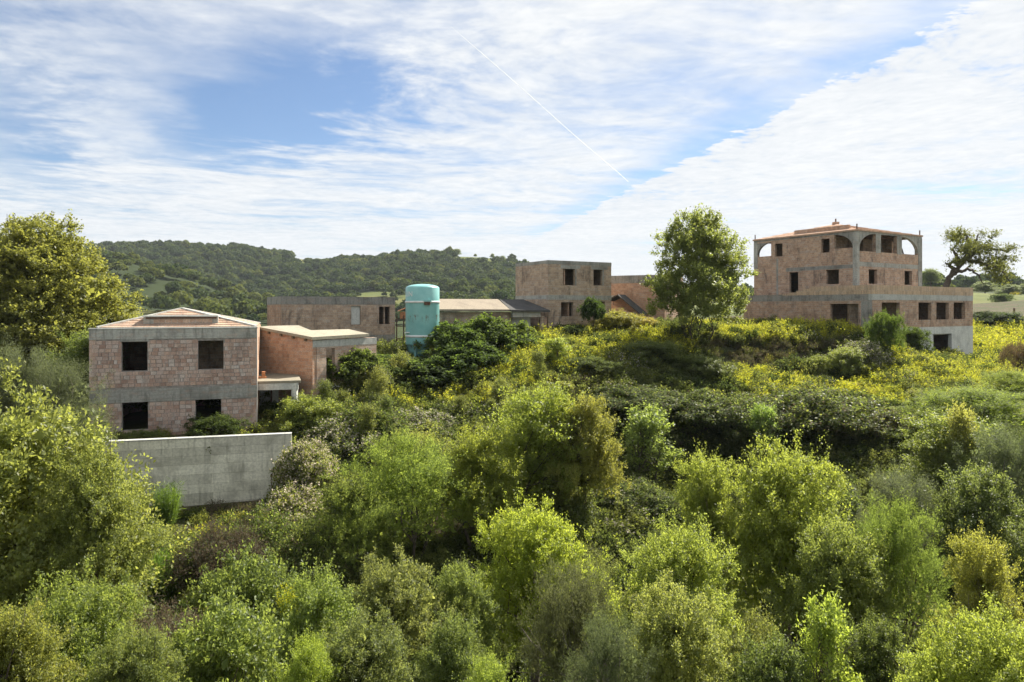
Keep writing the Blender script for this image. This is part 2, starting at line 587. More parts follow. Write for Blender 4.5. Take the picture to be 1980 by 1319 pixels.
# leaves
LM = {
    'oak': leaf_mat('oak_leaf', (0.072, 0.097, 0.026), (0.139, 0.160, 0.058), (0.445, 0.483, 0.102), 0.48, 0.45, (0.260, 0.232, 0.037), 0.18, spec=.3),
    'light': leaf_mat('light_leaf', (0.088, 0.121, 0.028), (0.160, 0.181, 0.061), (0.520, 0.575, 0.102), 0.50, 0.45, (0.278, 0.269, 0.032), 0.20, spec=.3),
    'feather': leaf_mat('feathery_leaf', (0.081, 0.114, 0.028), (0.145, 0.172, 0.058), (0.487, 0.557, 0.104), 0.48, 0.6, (0.302, 0.290, 0.041), 0.15, spec=.1),
    'olive': leaf_mat('olive_leaf', (0.076, 0.092, 0.046), (0.136, 0.148, 0.088), (0.256, 0.296, 0.112), 0.40, 0.6, spec=.12),
    'dark': leaf_mat('dark_leaf', (0.035, 0.053, 0.018), (0.075, 0.093, 0.034), (0.240, 0.296, 0.056), 0.42, 0.65, spec=.1),
    'big': leaf_mat('autumn_leaf', (0.077, 0.091, 0.026), (0.143, 0.148, 0.052), (0.478, 0.468, 0.094), 0.46, 0.45, (0.302, 0.260, 0.042), 0.15, spec=.3),
    'bramble': leaf_mat('bramble_leaf', (0.040, 0.054, 0.020), (0.090, 0.104, 0.043), (0.240, 0.296, 0.064), 0.42, 0.7, inst=True, spec=0.05),
    'thicket': leaf_mat('thicket_leaf', (0.065, 0.089, 0.026), (0.130, 0.151, 0.053), (0.408, 0.455, 0.093), 0.46, 0.5, inst=True, spec=0.25),
    'weed': leaf_mat('weed_leaf', (0.102, 0.132, 0.030), (0.172, 0.188, 0.056), (0.483, 0.538, 0.074), 0.48, 0.5, inst=True, spec=.15),
    'grass': leaf_mat('grass_blade', (0.136, 0.132, 0.048), (0.224, 0.200, 0.084), (0.384, 0.360, 0.120), 0.42, 0.6, inst=True, spec=.15),
    'flower': leaf_mat('yellow_petal', (0.50, 0.47, 0.025), (0.63, 0.60, 0.035), (0.68, 0.67, 0.05), 0.5, 0.6, spec=.1),
    'fluff': leaf_mat('white_seed_tuft', (0.40, 0.36, 0.29), (0.54, 0.49, 0.41), (0.46, 0.42, 0.34), 0.35, 0.9, spec=0.0),
    'dry': leaf_mat('dry_leaf', (0.092, 0.069, 0.046), (0.156, 0.124, 0.084), (0.208, 0.160, 0.088), 0.36, 0.7, spec=.1),
    'forest': leaf_mat('forest_leaf', (0.027, 0.050, 0.021), (0.070, 0.098, 0.038), (0.144, 0.208, 0.044), 0.22, 0.7, inst=True, spec=.1),
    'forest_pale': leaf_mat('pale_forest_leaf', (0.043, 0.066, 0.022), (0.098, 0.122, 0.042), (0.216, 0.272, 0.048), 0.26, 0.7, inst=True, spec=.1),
    'broom': leaf_mat('broom_stem', (0.056, 0.104, 0.022), (0.092, 0.144, 0.034), (0.272, 0.400, 0.048), 0.42, 0.5),
    'vine': leaf_mat('vineyard_leaf', (0.19, 0.18, 0.035), (0.32, 0.28, 0.045), (0.50, 0.44, 0.05), 0.4, 0.6, inst=True, spec=.1),
}

# ------------------------------------------------------------------ terrain
class RBF:
    """surface through scattered heights (linear kernel)"""
    def __init__(self, pts):
        pts = np.asarray(pts, float)
        self.xy = pts[:, :2]
        n = len(pts)
        d = np.linalg.norm(self.xy[:, None] - self.xy[None], axis=2)
        A = np.zeros((n + 1, n + 1))
        A[:n, :n] = -d + np.eye(n) * -0.0
        A[:n, n] = 1
        A[n, :n] = 1
        b = np.zeros(n + 1)
        b[:n] = pts[:, 2]
        self.w = np.linalg.solve(A, b)

    def __call__(self, x, y):
        x = np.asarray(x, float)
        y = np.asarray(y, float)
        sh = x.shape
        q = np.stack([x.ravel(), y.ravel()], 1)
        out = np.empty(len(q))
        for i in range(0, len(q), 20000):
            d = np.linalg.norm(q[i:i + 20000, None] - self.xy[None], axis=2)
            out[i:i + 20000] = -d @ self.w[:-1] + self.w[-1]
        return out.reshape(sh)


def G(px, py, D, dz=0.0):
    p = P(px, py, D)
    return (p[0], p[1], p[2] + dz)


near_pts = [
    # terrace of the near house and the foot of its retaining wall
    (-19.5, 31.6, -6.3), (-12.8, 34, -6.3), (-16, 40, -6.0), (-22, 40, -6.0), (-26, 32, -6.6), (-15, 32.5, -6.3),
    (-17, 28.6, -9.0), (-13, 29.2, -9.0), (-10, 30.0, -8.9), (-20, 27.5, -9.3), (-9.0, 32.3, -7.6), (-8.3, 28, -9.0),
    (-11.5, 36, -6.3), (-9.0, 38, -5.7), (-11, 40, -4.8), (-8.5, 40.5, -4.2),
    (-9.5, 48, -3.7), (-5, 48, -3.7), (-7, 52, -3.6), (-14, 50, -4.2), (-14, 57, -4.0), (-9, 57, -3.9),
    # overgrown bank below the tank
    G(780, 740, 44, -.8), G(800, 770, 41, -.6), G(700, 770, 39, -1), G(650, 800, 36, -1), G(700, 850, 33, -1),
    G(650, 900, 29.5, -1.2), G(900, 720, 44, -.7), G(900, 780, 40, -.7), G(850, 850, 34, -1),
    G(1050, 660, 52, -.5), G(1000, 700, 46, -.6), G(1100, 700, 47, -.7), G(1050, 780, 38, -1),
    G(1200, 650, 56, -.4), G(1240, 700, 50, -.6), G(1250, 760, 45, -.8), G(1200, 740, 44, -.8),
    G(1250, 830, 42.0, -.9), G(1250, 930, 39.5, -.9), G(1130, 900, 34, -1.2), G(1400, 900, 39.5, -.9), G(1330, 800, 43, -.8),
    # terrace of the far villa, its bank, the slope below
    G(1380, 656, 56.5), G(1500, 652, 57), G(1600, 652, 57), G(1500, 637, 66), (31, 58, -2.4), (25, 66, -2.2), (20, 62, -2.4),
    G(1390, 713, 54.3, -.2), G(1480, 715, 54.0, -.2), G(1570, 715, 53.5, -.2), (16, 54.5, -3.6),
    G(1500, 735, 50, -.5), G(1650, 742, 49, -.5), G(1500, 780, 45, -.8), G(1550, 900, 38.5, -1), G(1700, 870, 38.5, -1),
    G(1650, 790, 43, -.8), G(1760, 690, 57), G(1800, 702, 60), G(1822, 694, 63), G(1880, 702, 66), G(1800, 760, 47, -.4),
    G(1950, 720, 58, -.2), G(1950, 800, 42, -1.2), (22, 32, -8.8), (20, 26, -10),
    G(1930, 640, 80), G(1930, 612, 110, -.5), G(1900, 600, 140), (60, 60, -5.2), (75, 80, -3.0), (90, 110, -1),
    # hollow in front
    (0, 24, -10.6), (-9.5, 24, -10.0), (-17, 24, -10.0), (-20, 20, -10.4), (-10, 20, -11), (0, 20, -12), (10, 22, -12),
    (20, 22, -11.2), (-12, 12, -12), (0, 12, -13.5), (10, 12, -13.5), (0, 3, -14.5), (-20, 5, -13), (20, 5, -14), (0, 29, -9.6),
    (9, 30, -10.6), (15, 30, -10.4), (-26, 24, -8.6), (-30, 15, -10), (-34, 35, -7), (-40, 45, -6), (-26, 42, -6.3),
    # plateau behind and round about
    (-20, 60, -5), (-40, 70, -8), (-5, 62, -3.4), (2, 59, -2.6), (8, 58, -2.6), (12, 70, -2.4), (25, 82, -2), (40, 82, -2.5), (52, 75, -4),
    (0, 110, -10), (40, 120, -3), (-60, 110, -18), (-40, 130, -20), (0, 150, -12), (45, 150, -2), (90, 150, 0), (130, 150, 3),
    (-130, 150, -20), (-130, 60, -14), (-130, -40, -14), (0, -40, -16), (130, -40, -16), (130, 40, -9), (130, 90, -4), (-70, 30, -9), (70, 25, -10), (40, 25, -11),
]
gr = RBF(near_pts)
# retaining wall line
RW0 = np.array([P(252, 852, 29.8)[0] - 3.4, 29.8 - 0.86])
RW1 = np.array([P(563, 838, 31.5)[0], 31.5])
RWd = (RW1 - RW0) / np.linalg.norm(RW1 - RW0)
RWn = np.array([RWd[1], -RWd[0]])            # towards the camera
RWlen = float(np.linalg.norm(RW1 - RW0))
RW_TOP, RW_BOT = -5.80, -9.8


def vnoise(x, y, s, seed):
    r = np.random.default_rng(seed)
    out = 0
    for k in range(6):
        a = r.uniform(0, 2 * np.pi)
        f = s * r.uniform(0.6, 1.7)
        out = out + np.sin((x * np.cos(a) + y * np.sin(a)) * f + r.uniform(0, 6.28)) / 6
    return out


def ground_z(x, y):
    x = np.asarray(x, float)
    y = np.asarray(y, float)
    z = gr(x, y) + 0.16 * vnoise(x, y, 0.9, 3) + 0.08 * vnoise(x, y, 2.3, 5)
    rx, ry = x - RW0[0], y - RW0[1]
    al = rx * RWd[0] + ry * RWd[1]
    dn = rx * RWn[0] + ry * RWn[1]
    inr = (al > -1.0) & (al < RWlen + 0.1)
    front = inr & (dn > -0.55) & (dn < 4.5)
    z = np.where(front, np.minimum(z, -8.95 + 0.02 * al - 0.1 * np.maximum(dn, 0)), z)
    back = inr & (dn <= -0.55) & (dn > -3.5)
    z = np.where(back, np.clip(z, -6.5, -6.12), z)
    return z


def gz(x, y):
    return float(ground_z(np.array([x]), np.array([y]))[0])


def grid_sheet(name, xs, ys, zf, mat):
    X, Y = np.meshgrid(xs, ys)
    Z = zf(X, Y)
    n, mm = len(ys), len(xs)
    idx = np.arange(n * mm).reshape(n, mm)
    F = np.stack([idx[:-1, :-1], idx[:-1, 1:], idx[1:, 1:], idx[1:, :-1]], -1).reshape(-1, 4)
    me = mesh_np(name, np.stack([X.ravel(), Y.ravel(), Z.ravel()], 1), F, smooth=True)
    return link(name, me, mat)


def soil_mat():
    m_, t, out = new_mat('soil_and_weeds')
    pos = t.node('ShaderNodeNewGeometry').outputs['Position']
    a = t.noise(pos, 0.35, 6, 0.6)
    b = t.noise(pos, 3.0, 6, 0.7)
    col = t.mix(t.ramp(b, 0.35, 0.65), (0.055, 0.045, 0.028), (0.12, 0.095, 0.055))
    col = t.mix(t.m('MULTIPLY', t.ramp(a, 0.42, 0.6), 0.8), col, (0.055, 0.070, 0.025))
    principled(t, out, col, 0.95, 0.1, b, 0.8, 0.1)
    return m_


def hill_mat():
    m_, t, out = new_mat('hill_meadow')
    pos = t.node('ShaderNodeNewGeometry').outputs['Position']
    at = t.node('ShaderNodeAttribute', attribute_name='wooded').outputs['Fac']
    a = t.noise(pos, 0.012, 5, 0.6)
    b = t.noise(pos, 0.15, 6, 0.7)
    col = t.mix(t.ramp(b, 0.35, 0.65), (0.075, 0.095, 0.026), (0.125, 0.140, 0.040))
    col = t.mix(t.ramp(a, 0.5, 0.62), col, (0.15, 0.145, 0.045))
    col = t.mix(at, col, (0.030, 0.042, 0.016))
    principled(t, out, col, 0.95, 0.1)
    return m_


M['soil'] = soil_mat()
M['meadow'] = hill_mat()
xs = np.unique(np.concatenate([np.arange(-130, -40, 5), np.arange(-40, 70, 1.0), np.arange(-24, -6, 0.35), np.arange(70, 131, 5)]))
ys = np.unique(np.concatenate([np.arange(-40, 0, 5), np.arange(0, 90, 1.0), np.arange(27, 36, 0.35), np.arange(90, 156, 4)]))
ground = grid_sheet('ground', xs, ys, ground_z, M['soil'])
setp(ground, kind='structure')

# ---- the hills far behind
far_pts = [
    # wooded spur on the left
    G(-60, 492, 400), G(150, 500, 390), G(250, 508, 385), G(350, 532, 375), G(430, 566, 365), G(500, 604, 355), G(560, 640, 345),
    G(150, 612, 235), G(240, 618, 230), G(330, 622, 235), G(450, 634, 240), G(-100, 600, 235),
    G(150, 540, 480), G(300, 578, 470), G(430, 616, 460), G(520, 626, 440),
    # long ridge
    G(-200, 470, 780), G(-100, 476, 770), G(80, 486, 760), G(150, 487, 750), G(230, 484, 750), G(330, 481, 750), G(420, 486, 750), G(500, 493, 750), G(560, 503, 740),
    G(600, 508, 740), G(680, 514, 750), G(740, 507, 760), G(790, 496, 760), G(840, 497, 760), G(890, 497, 760), G(950, 499, 760), G(1000, 512, 760), G(1080, 545, 760), G(1150, 570, 760),
    G(250, 516, 620), G(400, 530, 620), G(520, 556, 600), G(650, 552, 600), G(750, 536, 600), G(850, 530, 600), G(950, 540, 600), G(1050, 565, 600),
    G(580, 590, 450), G(640, 580, 450), G(720, 580, 450), G(800, 570, 450), G(900, 562, 450), G(980, 566, 450), G(1080, 585, 450),
    G(650, 622, 310), G(760, 618, 310), G(850, 602, 310), G(920, 588, 320), G(1000, 592, 320), G(1100, 600, 320),
    # right-hand rise
    G(1780, 548, 240), G(1830, 560, 240), G(1900, 570, 240), G(1980, 576, 240), G(2150, 570, 240), G(1690, 552, 260), G(1600, 575, 300),
    G(1890, 586, 175), G(1980, 588, 175), G(2100, 590, 175), G(1800, 592, 190),
    (100, 400, 4), (200, 400, 10), (300, 420, 12), (60, 330, 0), (100, 800, -6), (400, 800, 10), (200, 1200, -8),
    (-900, 1100, 50), (-400, 1100, 45), (0, 1100, 30), (-900, 700, 80), (-900, 300, 20), (900, 300, 20), (900, 900, 20), (0, 1900, -5), (-900, 1900, 0), (900, 1900, 0),
    (-130, 150, -20), (-60, 150, -20), (0, 150, -12), (45, 150, -2), (90, 150, 0), (130, 150, 3), (-400, 150, -20), (400, 150, 0), (-60, 190, -22), (-110, 190, -14), (0, 200, -13), (50, 200, -6),
]
fr = RBF(far_pts)


def hill_z(x, y):
    x = np.asarray(x, float)
    y = np.asarray(y, float)
    z = fr(x, y) + 1.2 * vnoise(x, y, 0.03, 11) + 0.5 * vnoise(x, y, 0.09, 12)
    near = (np.abs(x) < 131) & (y < 156)
    return np.where(near, z - 3.0, z)


xs2 = np.unique(np.concatenate([np.arange(-3000, -800, 200), np.arange(-800, 600, 12), np.arange(600, 3001, 200)]))
ys2 = np.unique(np.concatenate([np.arange(146, 200, 6), np.arange(200, 900, 12), np.arange(900, 2000, 60), np.arange(2000, 5200, 400)]))
hills = grid_sheet('hills', xs2, ys2, hill_z, M['meadow'])
setp(hills, kind='structure')


def wood_density(x, y):
    """share of the hillside under trees"""
    x = np.asarray(x, float)
    y = np.asarray(y, float)
    z = hill_z(x, y)
    px = CX + FPX * x / y
    py = HOR - FPX * z / y
    nn_ = vnoise(x, y, .012, 31) * .6 + vnoise(x, y, .035, 32) * .5
    d = np.ones_like(x)
    low_ = (px > 600) & (px < 1180) & (y < 520)
    d = np.where(low_, np.where(nn_ > -.02, .8, .10), d)
    d = np.where((px > 880) & (px < 985) & (py < 511), 0, d)
    d = np.where((px > 565) & (px < 650) & (py < 511) & (y > 690), 0, d)
    d = np.where((px < 330) & (y < 262), .1, d)
    d = np.where((px > 1200) & (px <= 1700), np.where(y > 300, .2, 0), d)
    d = np.where((px > 1700), np.where(y < 232, 0, np.where(nn_ > -.2, .8, .15)), d)
    return d


hv = np.empty(len(hills.data.vertices) * 3, np.float32)
hills.data.vertices.foreach_get('co', hv)
hv = hv.reshape(-1, 3)
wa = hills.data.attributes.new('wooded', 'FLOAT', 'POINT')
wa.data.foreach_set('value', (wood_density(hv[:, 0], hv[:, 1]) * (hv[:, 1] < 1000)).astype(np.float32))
# the same plain goes on to the sides and behind
xs3 = np.array([-3000, -1500, -600, -300, -129.0])
ys3 = np.array([-3000, -1000, -300, -100, -39.0, 40.0, 100.0, 148.0])
for nm, xa, ya in (('plain', xs3, ys3), ('plain', -xs3[::-1], ys3), ('plain', np.linspace(-129, 129, 5), ys3[:5])):
    setp(grid_sheet(nm, xa, ya, lambda x, y: np.full_like(x, -15.0) + 0.004 * np.abs(y), M['meadow']), kind='structure')


# ------------------------------------------------------------------ hazy air over the valley
mb = None
hm = bpy.data.materials.new('valley_air')
hm.use_nodes = True
ht = NT(hm.node_tree)
ht.n.clear()
ho = ht.node('ShaderNodeOutputMaterial')
pv = ht.node('ShaderNodeVolumePrincipled')
pv.inputs['Color'].default_value = (0.80, 0.87, 0.96, 1)
pv.inputs['Density'].default_value = HAZE
pv.inputs['Anisotropy'].default_value = 0.0
ht.l.new(pv.outputs[0], ho.inputs['Volume'])
hv_ = [(x, y, z) for z in (-45, 100) for x, y in ((-3200, -3200), (3200, -3200), (3200, 5400), (-3200, 5400))]
hz_o = link('haze', mesh_np('haze', hv_, [(3, 2, 1, 0), (4, 5, 6, 7), (0, 1, 5, 4), (1, 2, 6, 5), (2, 3, 7, 6), (3, 0, 4, 7)], (hm,)))
setp(hz_o, kind='stuff')

# ------------------------------------------------------------------ building tools
class Face:
    """an upright wall plane: starts at O, runs along u (unit), outside is n"""
    def __init__(self, O, u, n):
        self.O = np.asarray(O, float)
        self.u = np.asarray(u, float)
        self.n = np.asarray(n, float)

    def s(self, px):
        r = (px - CX) / FPX
        return (r * self.O[1] - self.O[0]) / (self.u[0] - r * self.u[1])

    def z(self, px, py):
        return (HOR - py) / FPX * (self.O[1] + self.s(px) * self.u[1])

    def rect(self, x0, x1, y0, y1):
        """opening: pixel box to (s0, s1, z0, z1)"""
        a, b = sorted((self.s(x0), self.s(x1)))
        xm = (x0 + x1) / 2
        return (a, b, self.z(xm, y1), self.z(xm, y0))

    def pt(self, s, d, z):
        q = self.O + self.u * s + self.n * d
        return (q[0], q[1], z)


def add_box(mb, f, s0, s1, d0, d1, z0, z1):
    """box on a face: along s, from depth d0 (inner) to d1 (outer), heights"""
    b = [f.pt(s0, d1, z0), f.pt(s1, d1, z0), f.pt(s1, d0, z0), f.pt(s0, d0, z0)]
    t = [f.pt(s0, d1, z1), f.pt(s1, d1, z1), f.pt(s1, d0, z1), f.pt(s0, d0, z1)]
    uv = lambda s, z: (s, z)
    mb.quad([b[0], b[1], t[1], t[0]], [uv(s0, z0), uv(s1, z0), uv(s1, z1), uv(s0, z1)])
    mb.quad([b[2], b[3], t[3], t[2]], [uv(s1, z0), uv(s0, z0), uv(s0, z1), uv(s1, z1)])
    w = abs(d1 - d0)
    mb.quad([b[1], b[2], t[2], t[1]], [uv(s1, z0), uv(s1 + w, z0), uv(s1 + w, z1), uv(s1, z1)])
    mb.quad([b[3], b[0], t[0], t[3]], [uv(s0 - w, z0), uv(s0, z0), uv(s0, z1), uv(s0 - w, z1)])
    mb.quad(t, [uv(s0, z1), uv(s1, z1), uv(s1, z1 + w), uv(s0, z1 + w)])
    mb.quad(b[::-1], [uv(s0, z0 - w), uv(s1, z0 - w), uv(s1, z0), uv(s0, z0)])


def wall(name, mat, parent, f, s0, s1, z0, z1, th=0.3, ops=(), ztop=None):
    """wall with rectangular openings; its outer face lies in the face plane"""
    mb = MB()
    ss = sorted({s0, s1, *[v for o in ops for v in o[:2] if s0 < v < s1]})
    zs = sorted({z0, z1, *[v for o in ops for v in o[2:] if z0 < v < z1]})

    def hole(a, b, c, d):
        sm, zm = (a + b) / 2, (c + d) / 2
        return any(o[0] < sm < o[1] and o[2] < zm < o[3] for o in ops)
    H = [[hole(ss[i], ss[i + 1], zs[j], zs[j + 1]) for j in range(len(zs) - 1)] for i in range(len(ss) - 1)]
    ni, nj = len(ss) - 1, len(zs) - 1

    def q(s, d, z):
        return f.pt(s, d, z)
    for i in range(ni):
        for j in range(nj):
            if H[i][j]:
                continue
            a, b, c, d = ss[i], ss[i + 1], zs[j], zs[j + 1]
            mb.quad([q(a, 0, c), q(b, 0, c), q(b, 0, d), q(a, 0, d)], [(a, c), (b, c), (b, d), (a, d)])
            mb.quad([q(b, -th, c), q(a, -th, c), q(a, -th, d), q(b, -th, d)], [(b, c), (a, c), (a, d), (b, d)])
            if i == 0 or H[i - 1][j]:
                mb.quad([q(a, -th, c), q(a, 0, c), q(a, 0, d), q(a, -th, d)], [(a - th, c), (a, c), (a, d), (a - th, d)])
            if i == ni - 1 or H[i + 1][j]:
                mb.quad([q(b, 0, c), q(b, -th, c), q(b, -th, d), q(b, 0, d)], [(b, c), (b + th, c), (b + th, d), (b, d)])
            if j == 0 or H[i][j - 1]:
                mb.quad([q(a, -th, c), q(b, -th, c), q(b, 0, c), q(a, 0, c)], [(a, c - th), (b, c - th), (b, c), (a, c)])
            if j == nj - 1 or H[i][j + 1]:
                mb.quad([q(a, 0, d), q(b, 0, d), q(b, -th, d), q(a, -th, d)], [(a, d), (b, d), (b, d + th), (a, d + th)])
    bmesh.ops.remove_doubles(mb.bm, verts=mb.bm.verts, dist=1e-4)
    me = bpy.data.meshes.new(name)
    bmesh.ops.recalc_face_normals(mb.bm, faces=mb.bm.faces)
    mb.bm.to_mesh(me)
    mb.bm.free()
    return link(name, me, mat, parent)


def fbox(name, mat, parent, f, s0, s1, d0, d1, z0, z1):
    mb = MB()
    add_box(mb, f, s0, s1, d0, d1, z0, z1)
    return mb.build(name, mat, parent)


def arch_spandrel(name, mat, parent, f, sc, z0, rs, rz, side, d0, d1, top):
    """solid left over above a quarter arch: centre (sc, z0), radii rs, rz; side +1 fills the corner at larger s"""
    mb = MB()
    n = 12
    arc = []
    for k in range(n + 1):
        a = math.pi / 2 * k / n
        arc.append((sc + side * rs * math.sin(a), z0 + rz * math.cos(a)))
    edge_s = sc + side * rs
    for k in range(n):
        (a0, b0), (a1, b1) = arc[k], arc[k + 1]
        for d, fl in ((d1, False), (d0, True)):
            pts = [f.pt(a0, d, b0), f.pt(a1, d, b1), f.pt(a1, d, top), f.pt(a0, d, top)]
            mb.quad(pts, [(a0, b0), (a1, b1), (a1, top), (a0, top)])
        mb.quad([f.pt(a0, d0, b0), f.pt(a0, d1, b0), f.pt(a1, d1, b1), f.pt(a1, d0, b1)])
    mb.quad([f.pt(edge_s, d0, z0), f.pt(edge_s, d1, z0), f.pt(edge_s, d1, top), f.pt(edge_s, d0, top)])
    return mb.build(name, mat, parent)


def house(name, label, cat, corner, ang, group=None):
    """empty at the near corner and its two visible faces"""
    cu = np.array([math.cos(R(ang)), math.sin(R(ang))])
    cl = np.array([-math.sin(R(ang)), math.cos(R(ang))])
    h = empty(name, (corner[0], corner[1], 0.0), 0.0, label, cat, group)
    fr_ = Face((0, 0), cu, (cu[1], -cu[0]))
    fl_ = Face((0, 0), cl, -cu)
    # faces in world coordinates for measuring, in local ones for building
    wr = Face(corner, cu, (cu[1], -cu[0]))
    wl = Face(corner, cl, -cu)
    return h, fr_, fl_, wr, wl


def local_poly(h, pts):
    return [(p[0] - h.location.x, p[1] - h.location.y, p[2] - h.location.z) for p in pts]


# ================================================================== the near house on the terrace
ANG_A = 19.0
cA = np.array([P(172, 0, 31.9)[0], 31.9])
hA, fA, lA, wA, wlA = house('brick_house', 'near two-storey shell of pinkish brick with four empty windows behind the grey concrete wall', 'house', cA, ANG_A)
LA = float(wA.s(497))
DA = 8.0
ZB, ZT = -6.6, float(wA.z(172, 637))
opsA = [wA.rect(235, 285, 661, 717.5), wA.rect(383, 432, 658.5, 714), wA.rect(235.5, 286, 778, 832), wA.rect(378, 427.5, 772.5, 846)]
opsA[3] = (opsA[3][0], opsA[3][1], -6.25, opsA[3][3])
TH = 0.28
wall('wall', M['mortar'], hA, Face((0, 0) - fA.n * 0.02, fA.u, fA.n), 0.02, LA - 0.02, ZB, ZT - 0.01, TH, opsA)
endA = Face(fA.u * LA, lA.u, fA.u)                # right end wall, outside faces right
wall('wall', M['brick_orange'], hA, endA, 0.012, DA, ZB, ZT - 0.012, TH, [(3.0, 4.1, -2.9, -1.6)])
wall('wall', M['brick_pink'], hA, Face((0, 0), lA.u, lA.n), 0.012, DA, ZB, ZT - 0.012, TH, [(2.5, 3.6, -2.9, -1.6)])
backA = Face(lA.u * DA, fA.u, lA.u)
wall('wall', M['brick_pink'], hA, backA, TH + 0.01, LA - TH - 0.01, ZB, ZT - 0.015, TH, [])
# bands of poured concrete
zb0, zb1 = wA.z(335, 775), wA.z(335, 750)
bandsA = [(zb0 - 0.0, zb1 + 0.0), (wA.z(335, 658), ZT)]
fbox('concrete_band', M['concrete'], hA, fA, -0.004, LA + 0.004, -TH - 0.02, 0.012, zb0, zb1)
fbox('concrete_band', M['concrete'], hA, fA, -0.004, LA + 0.004, -TH - 0.02, 0.015, wA.z(335, 655), ZT)
fbox('coping', M['concrete_pale'], hA, fA, -0.03, LA + 0.03, -TH - 0.04, 0.04, ZT + 0.003, ZT + 0.05)
fbox('corner_pillar', M['concrete_pale'], hA, endA, 0.0, 0.32, -0.02, 0.011, ZB, ZT - 0.02)
for k, o in enumerate(opsA):
    if k in (0, 2):
        fbox('lintel', M['concrete'], hA, fA, o[0] - 0.06, o[1] + 0.06, -TH, 0.008, o[3] + 0.002, o[3] + (0.26 if k == 2 else 0.12))
# clay blocks of the front wall
BW, BH = 0.268, 0.186
cells = []
row = 0
z = ZB + 0.02
while z < ZT - 0.1:
    off = (row % 2) * BW * 0.5 + random.uniform(-0.03, 0.03)
    s = -off
    while s < LA:
        w = BW * random.choice([1, 1, 1, 1, 0.5, 0.93])
        a, b = max(s, 0.0), min(s + w, LA)
        segs = [(a, b)]
        c, d = z, min(z + BH, ZT)
        zm = (c + d) / 2
        for o in opsA:
            if o[2] - 0.05 < zm < o[3] + 0.02:
                ns = []
                for (p, q) in segs:
                    if q <= o[0] or p >= o[1]:
                        ns.append((p, q))
                    else:
                        if p < o[0]:
                            ns.append((p, o[0]))
                        if q > o[1]:
                            ns.append((o[1], q))
                segs = ns
        ok = not (zb0 - 0.06 < zm < zb1 + 0.06) and zm < wA.z(335, 655) - 0.02
        for (p, q) in segs:
            if ok and q - p > 0.07:
                cells.append((p, q, c, d))
        s += w
    z += BH
    row += 1
random.shuffle(cells)
# those clear of the big oak in front come first
cells.sort(key=lambda c: 0 if (c[2] > -3.8 or c[0] > 1.6) else 1)
cache = {}


def block_mesh(w, h):
    key = (round(w, 2), round(h, 2), random.randrange(3))
    if key not in cache:
        bm = bmesh.new()
        bmesh.ops.create_cube(bm, size=1.0)
        for v in bm.verts:
            v.co.x *= key[0] - 0.014
            v.co.z *= key[1] - 0.014
            v.co.y *= 0.09
            if v.co.y < 0:
                v.co.x -= math.copysign(0.006 + random.uniform(0, 0.006), v.co.x)
                v.co.z -= math.copysign(0.006 + random.uniform(0, 0.005), v.co.z)
        me = bpy.data.meshes.new('brick')
        bm.to_mesh(me)
        bm.free()
        me.materials.append(M['block'])
        cache[key] = me
    return cache[key]


joinb = MB()
for k, (p, q, c, d) in enumerate(cells):
    proud = random.uniform(-0.010, 0.006)
    if k < 300:
        o = bpy.data.objects.new('brick', block_mesh(q - p, d - c))
        C.objects.link(o)
        o.parent = hA
        o.location = fA.pt((p + q) / 2, -0.045 + proud, (c + d) / 2)
        o.rotation_euler = (random.uniform(-.01, .01), random.uniform(-.008, .008), R(ANG_A) + random.uniform(-.01, .01))
    else:
        add_box(joinb, fA, p + 0.007, q - 0.007, -0.09, proud, c + 0.007, d - 0.007)
bmesh.ops.remove_doubles(joinb.bm, verts=joinb.bm.verts, dist=1e-5)
jb = joinb.build('brick', M['block_joined'], hA)
setp(jb, kind='stuff')
# floors, inner walls
fbox('floor_slab', M['concrete'], hA, fA, TH + .02, LA - TH - .02, -DA + TH + .02, -TH - .03, zb0 + 0.05, zb1 - 0.05)
fbox('floor_slab', M['concrete'], hA, fA, TH + .02, LA - TH - .02, -DA + TH + .02, -TH - .03, ZT - 0.3, ZT - 0.06)
fbox('floor_slab', M['concrete'], hA, fA, TH + .02, LA - TH - .02, -DA + TH + .02, -TH - .03, ZB, ZB + 0.25)
fbox('inner_wall', M['brick_brown'], hA, fA, 3.3, 3.42, -DA + TH + .04, -TH - .05, ZB + .26, zb0 + .04)
fbox('inner_wall', M['brick_brown'], hA, fA, 3.5, 3.62, -DA + TH + .04, -TH - .05, zb1 - .04, ZT - .31)
fbox('inner_wall', M['brick_brown'], hA, fA, 3.7, LA - TH - .05, -2.6, -2.48, zb1 - .04, ZT - .31)
# hipped roof of bare brick slabs, with a low dormer wall in front
apex = np.array(P(352, 597, 36.0))
apL = apex - np.array([cA[0], cA[1], 0])
e = 0.05
cor = [fA.pt(0.25, -0.35, ZT + 0.06), fA.pt(LA - 0.05, -0.35, ZT + 0.06), fA.pt(LA - 0.05, -DA + .1, ZT + 0.06), fA.pt(0.25, -DA + .1, ZT + 0.06)]
names = []
for i in range(4):
    a, b = Vector(cor[i]), Vector(cor[(i + 1) % 4])
    mb = MB()
    ap = Vector(apL)
    nseg = 9
    # each slope is laid in courses of long clay slabs, one course stepped over the next
    for k in range(nseg):
        t0, t1 = k / nseg, (k + 1) / nseg
        p0, p1 = a.lerp(ap, t0), b.lerp(ap, t0)
        q0, q1 = a.lerp(ap, t1), b.lerp(ap, t1)
        up = Vector((0, 0, 0.03))
        w0, w1 = (p1 - p0).length, (q1 - q0).length
        ln = (q0 - p0).length
        mb.quad([p0 + up, p1 + up, q1, q0], [(-w0 / 2, k * ln), (w0 / 2, k * ln), (w1 / 2, (k + 1) * ln), (-w1 / 2, (k + 1) * ln)])
        mb.quad([p0 - up * 2, p1 - up * 2, p1 + up, p0 + up])
    mb.build('roof_slope', M['brick_red'], hA)
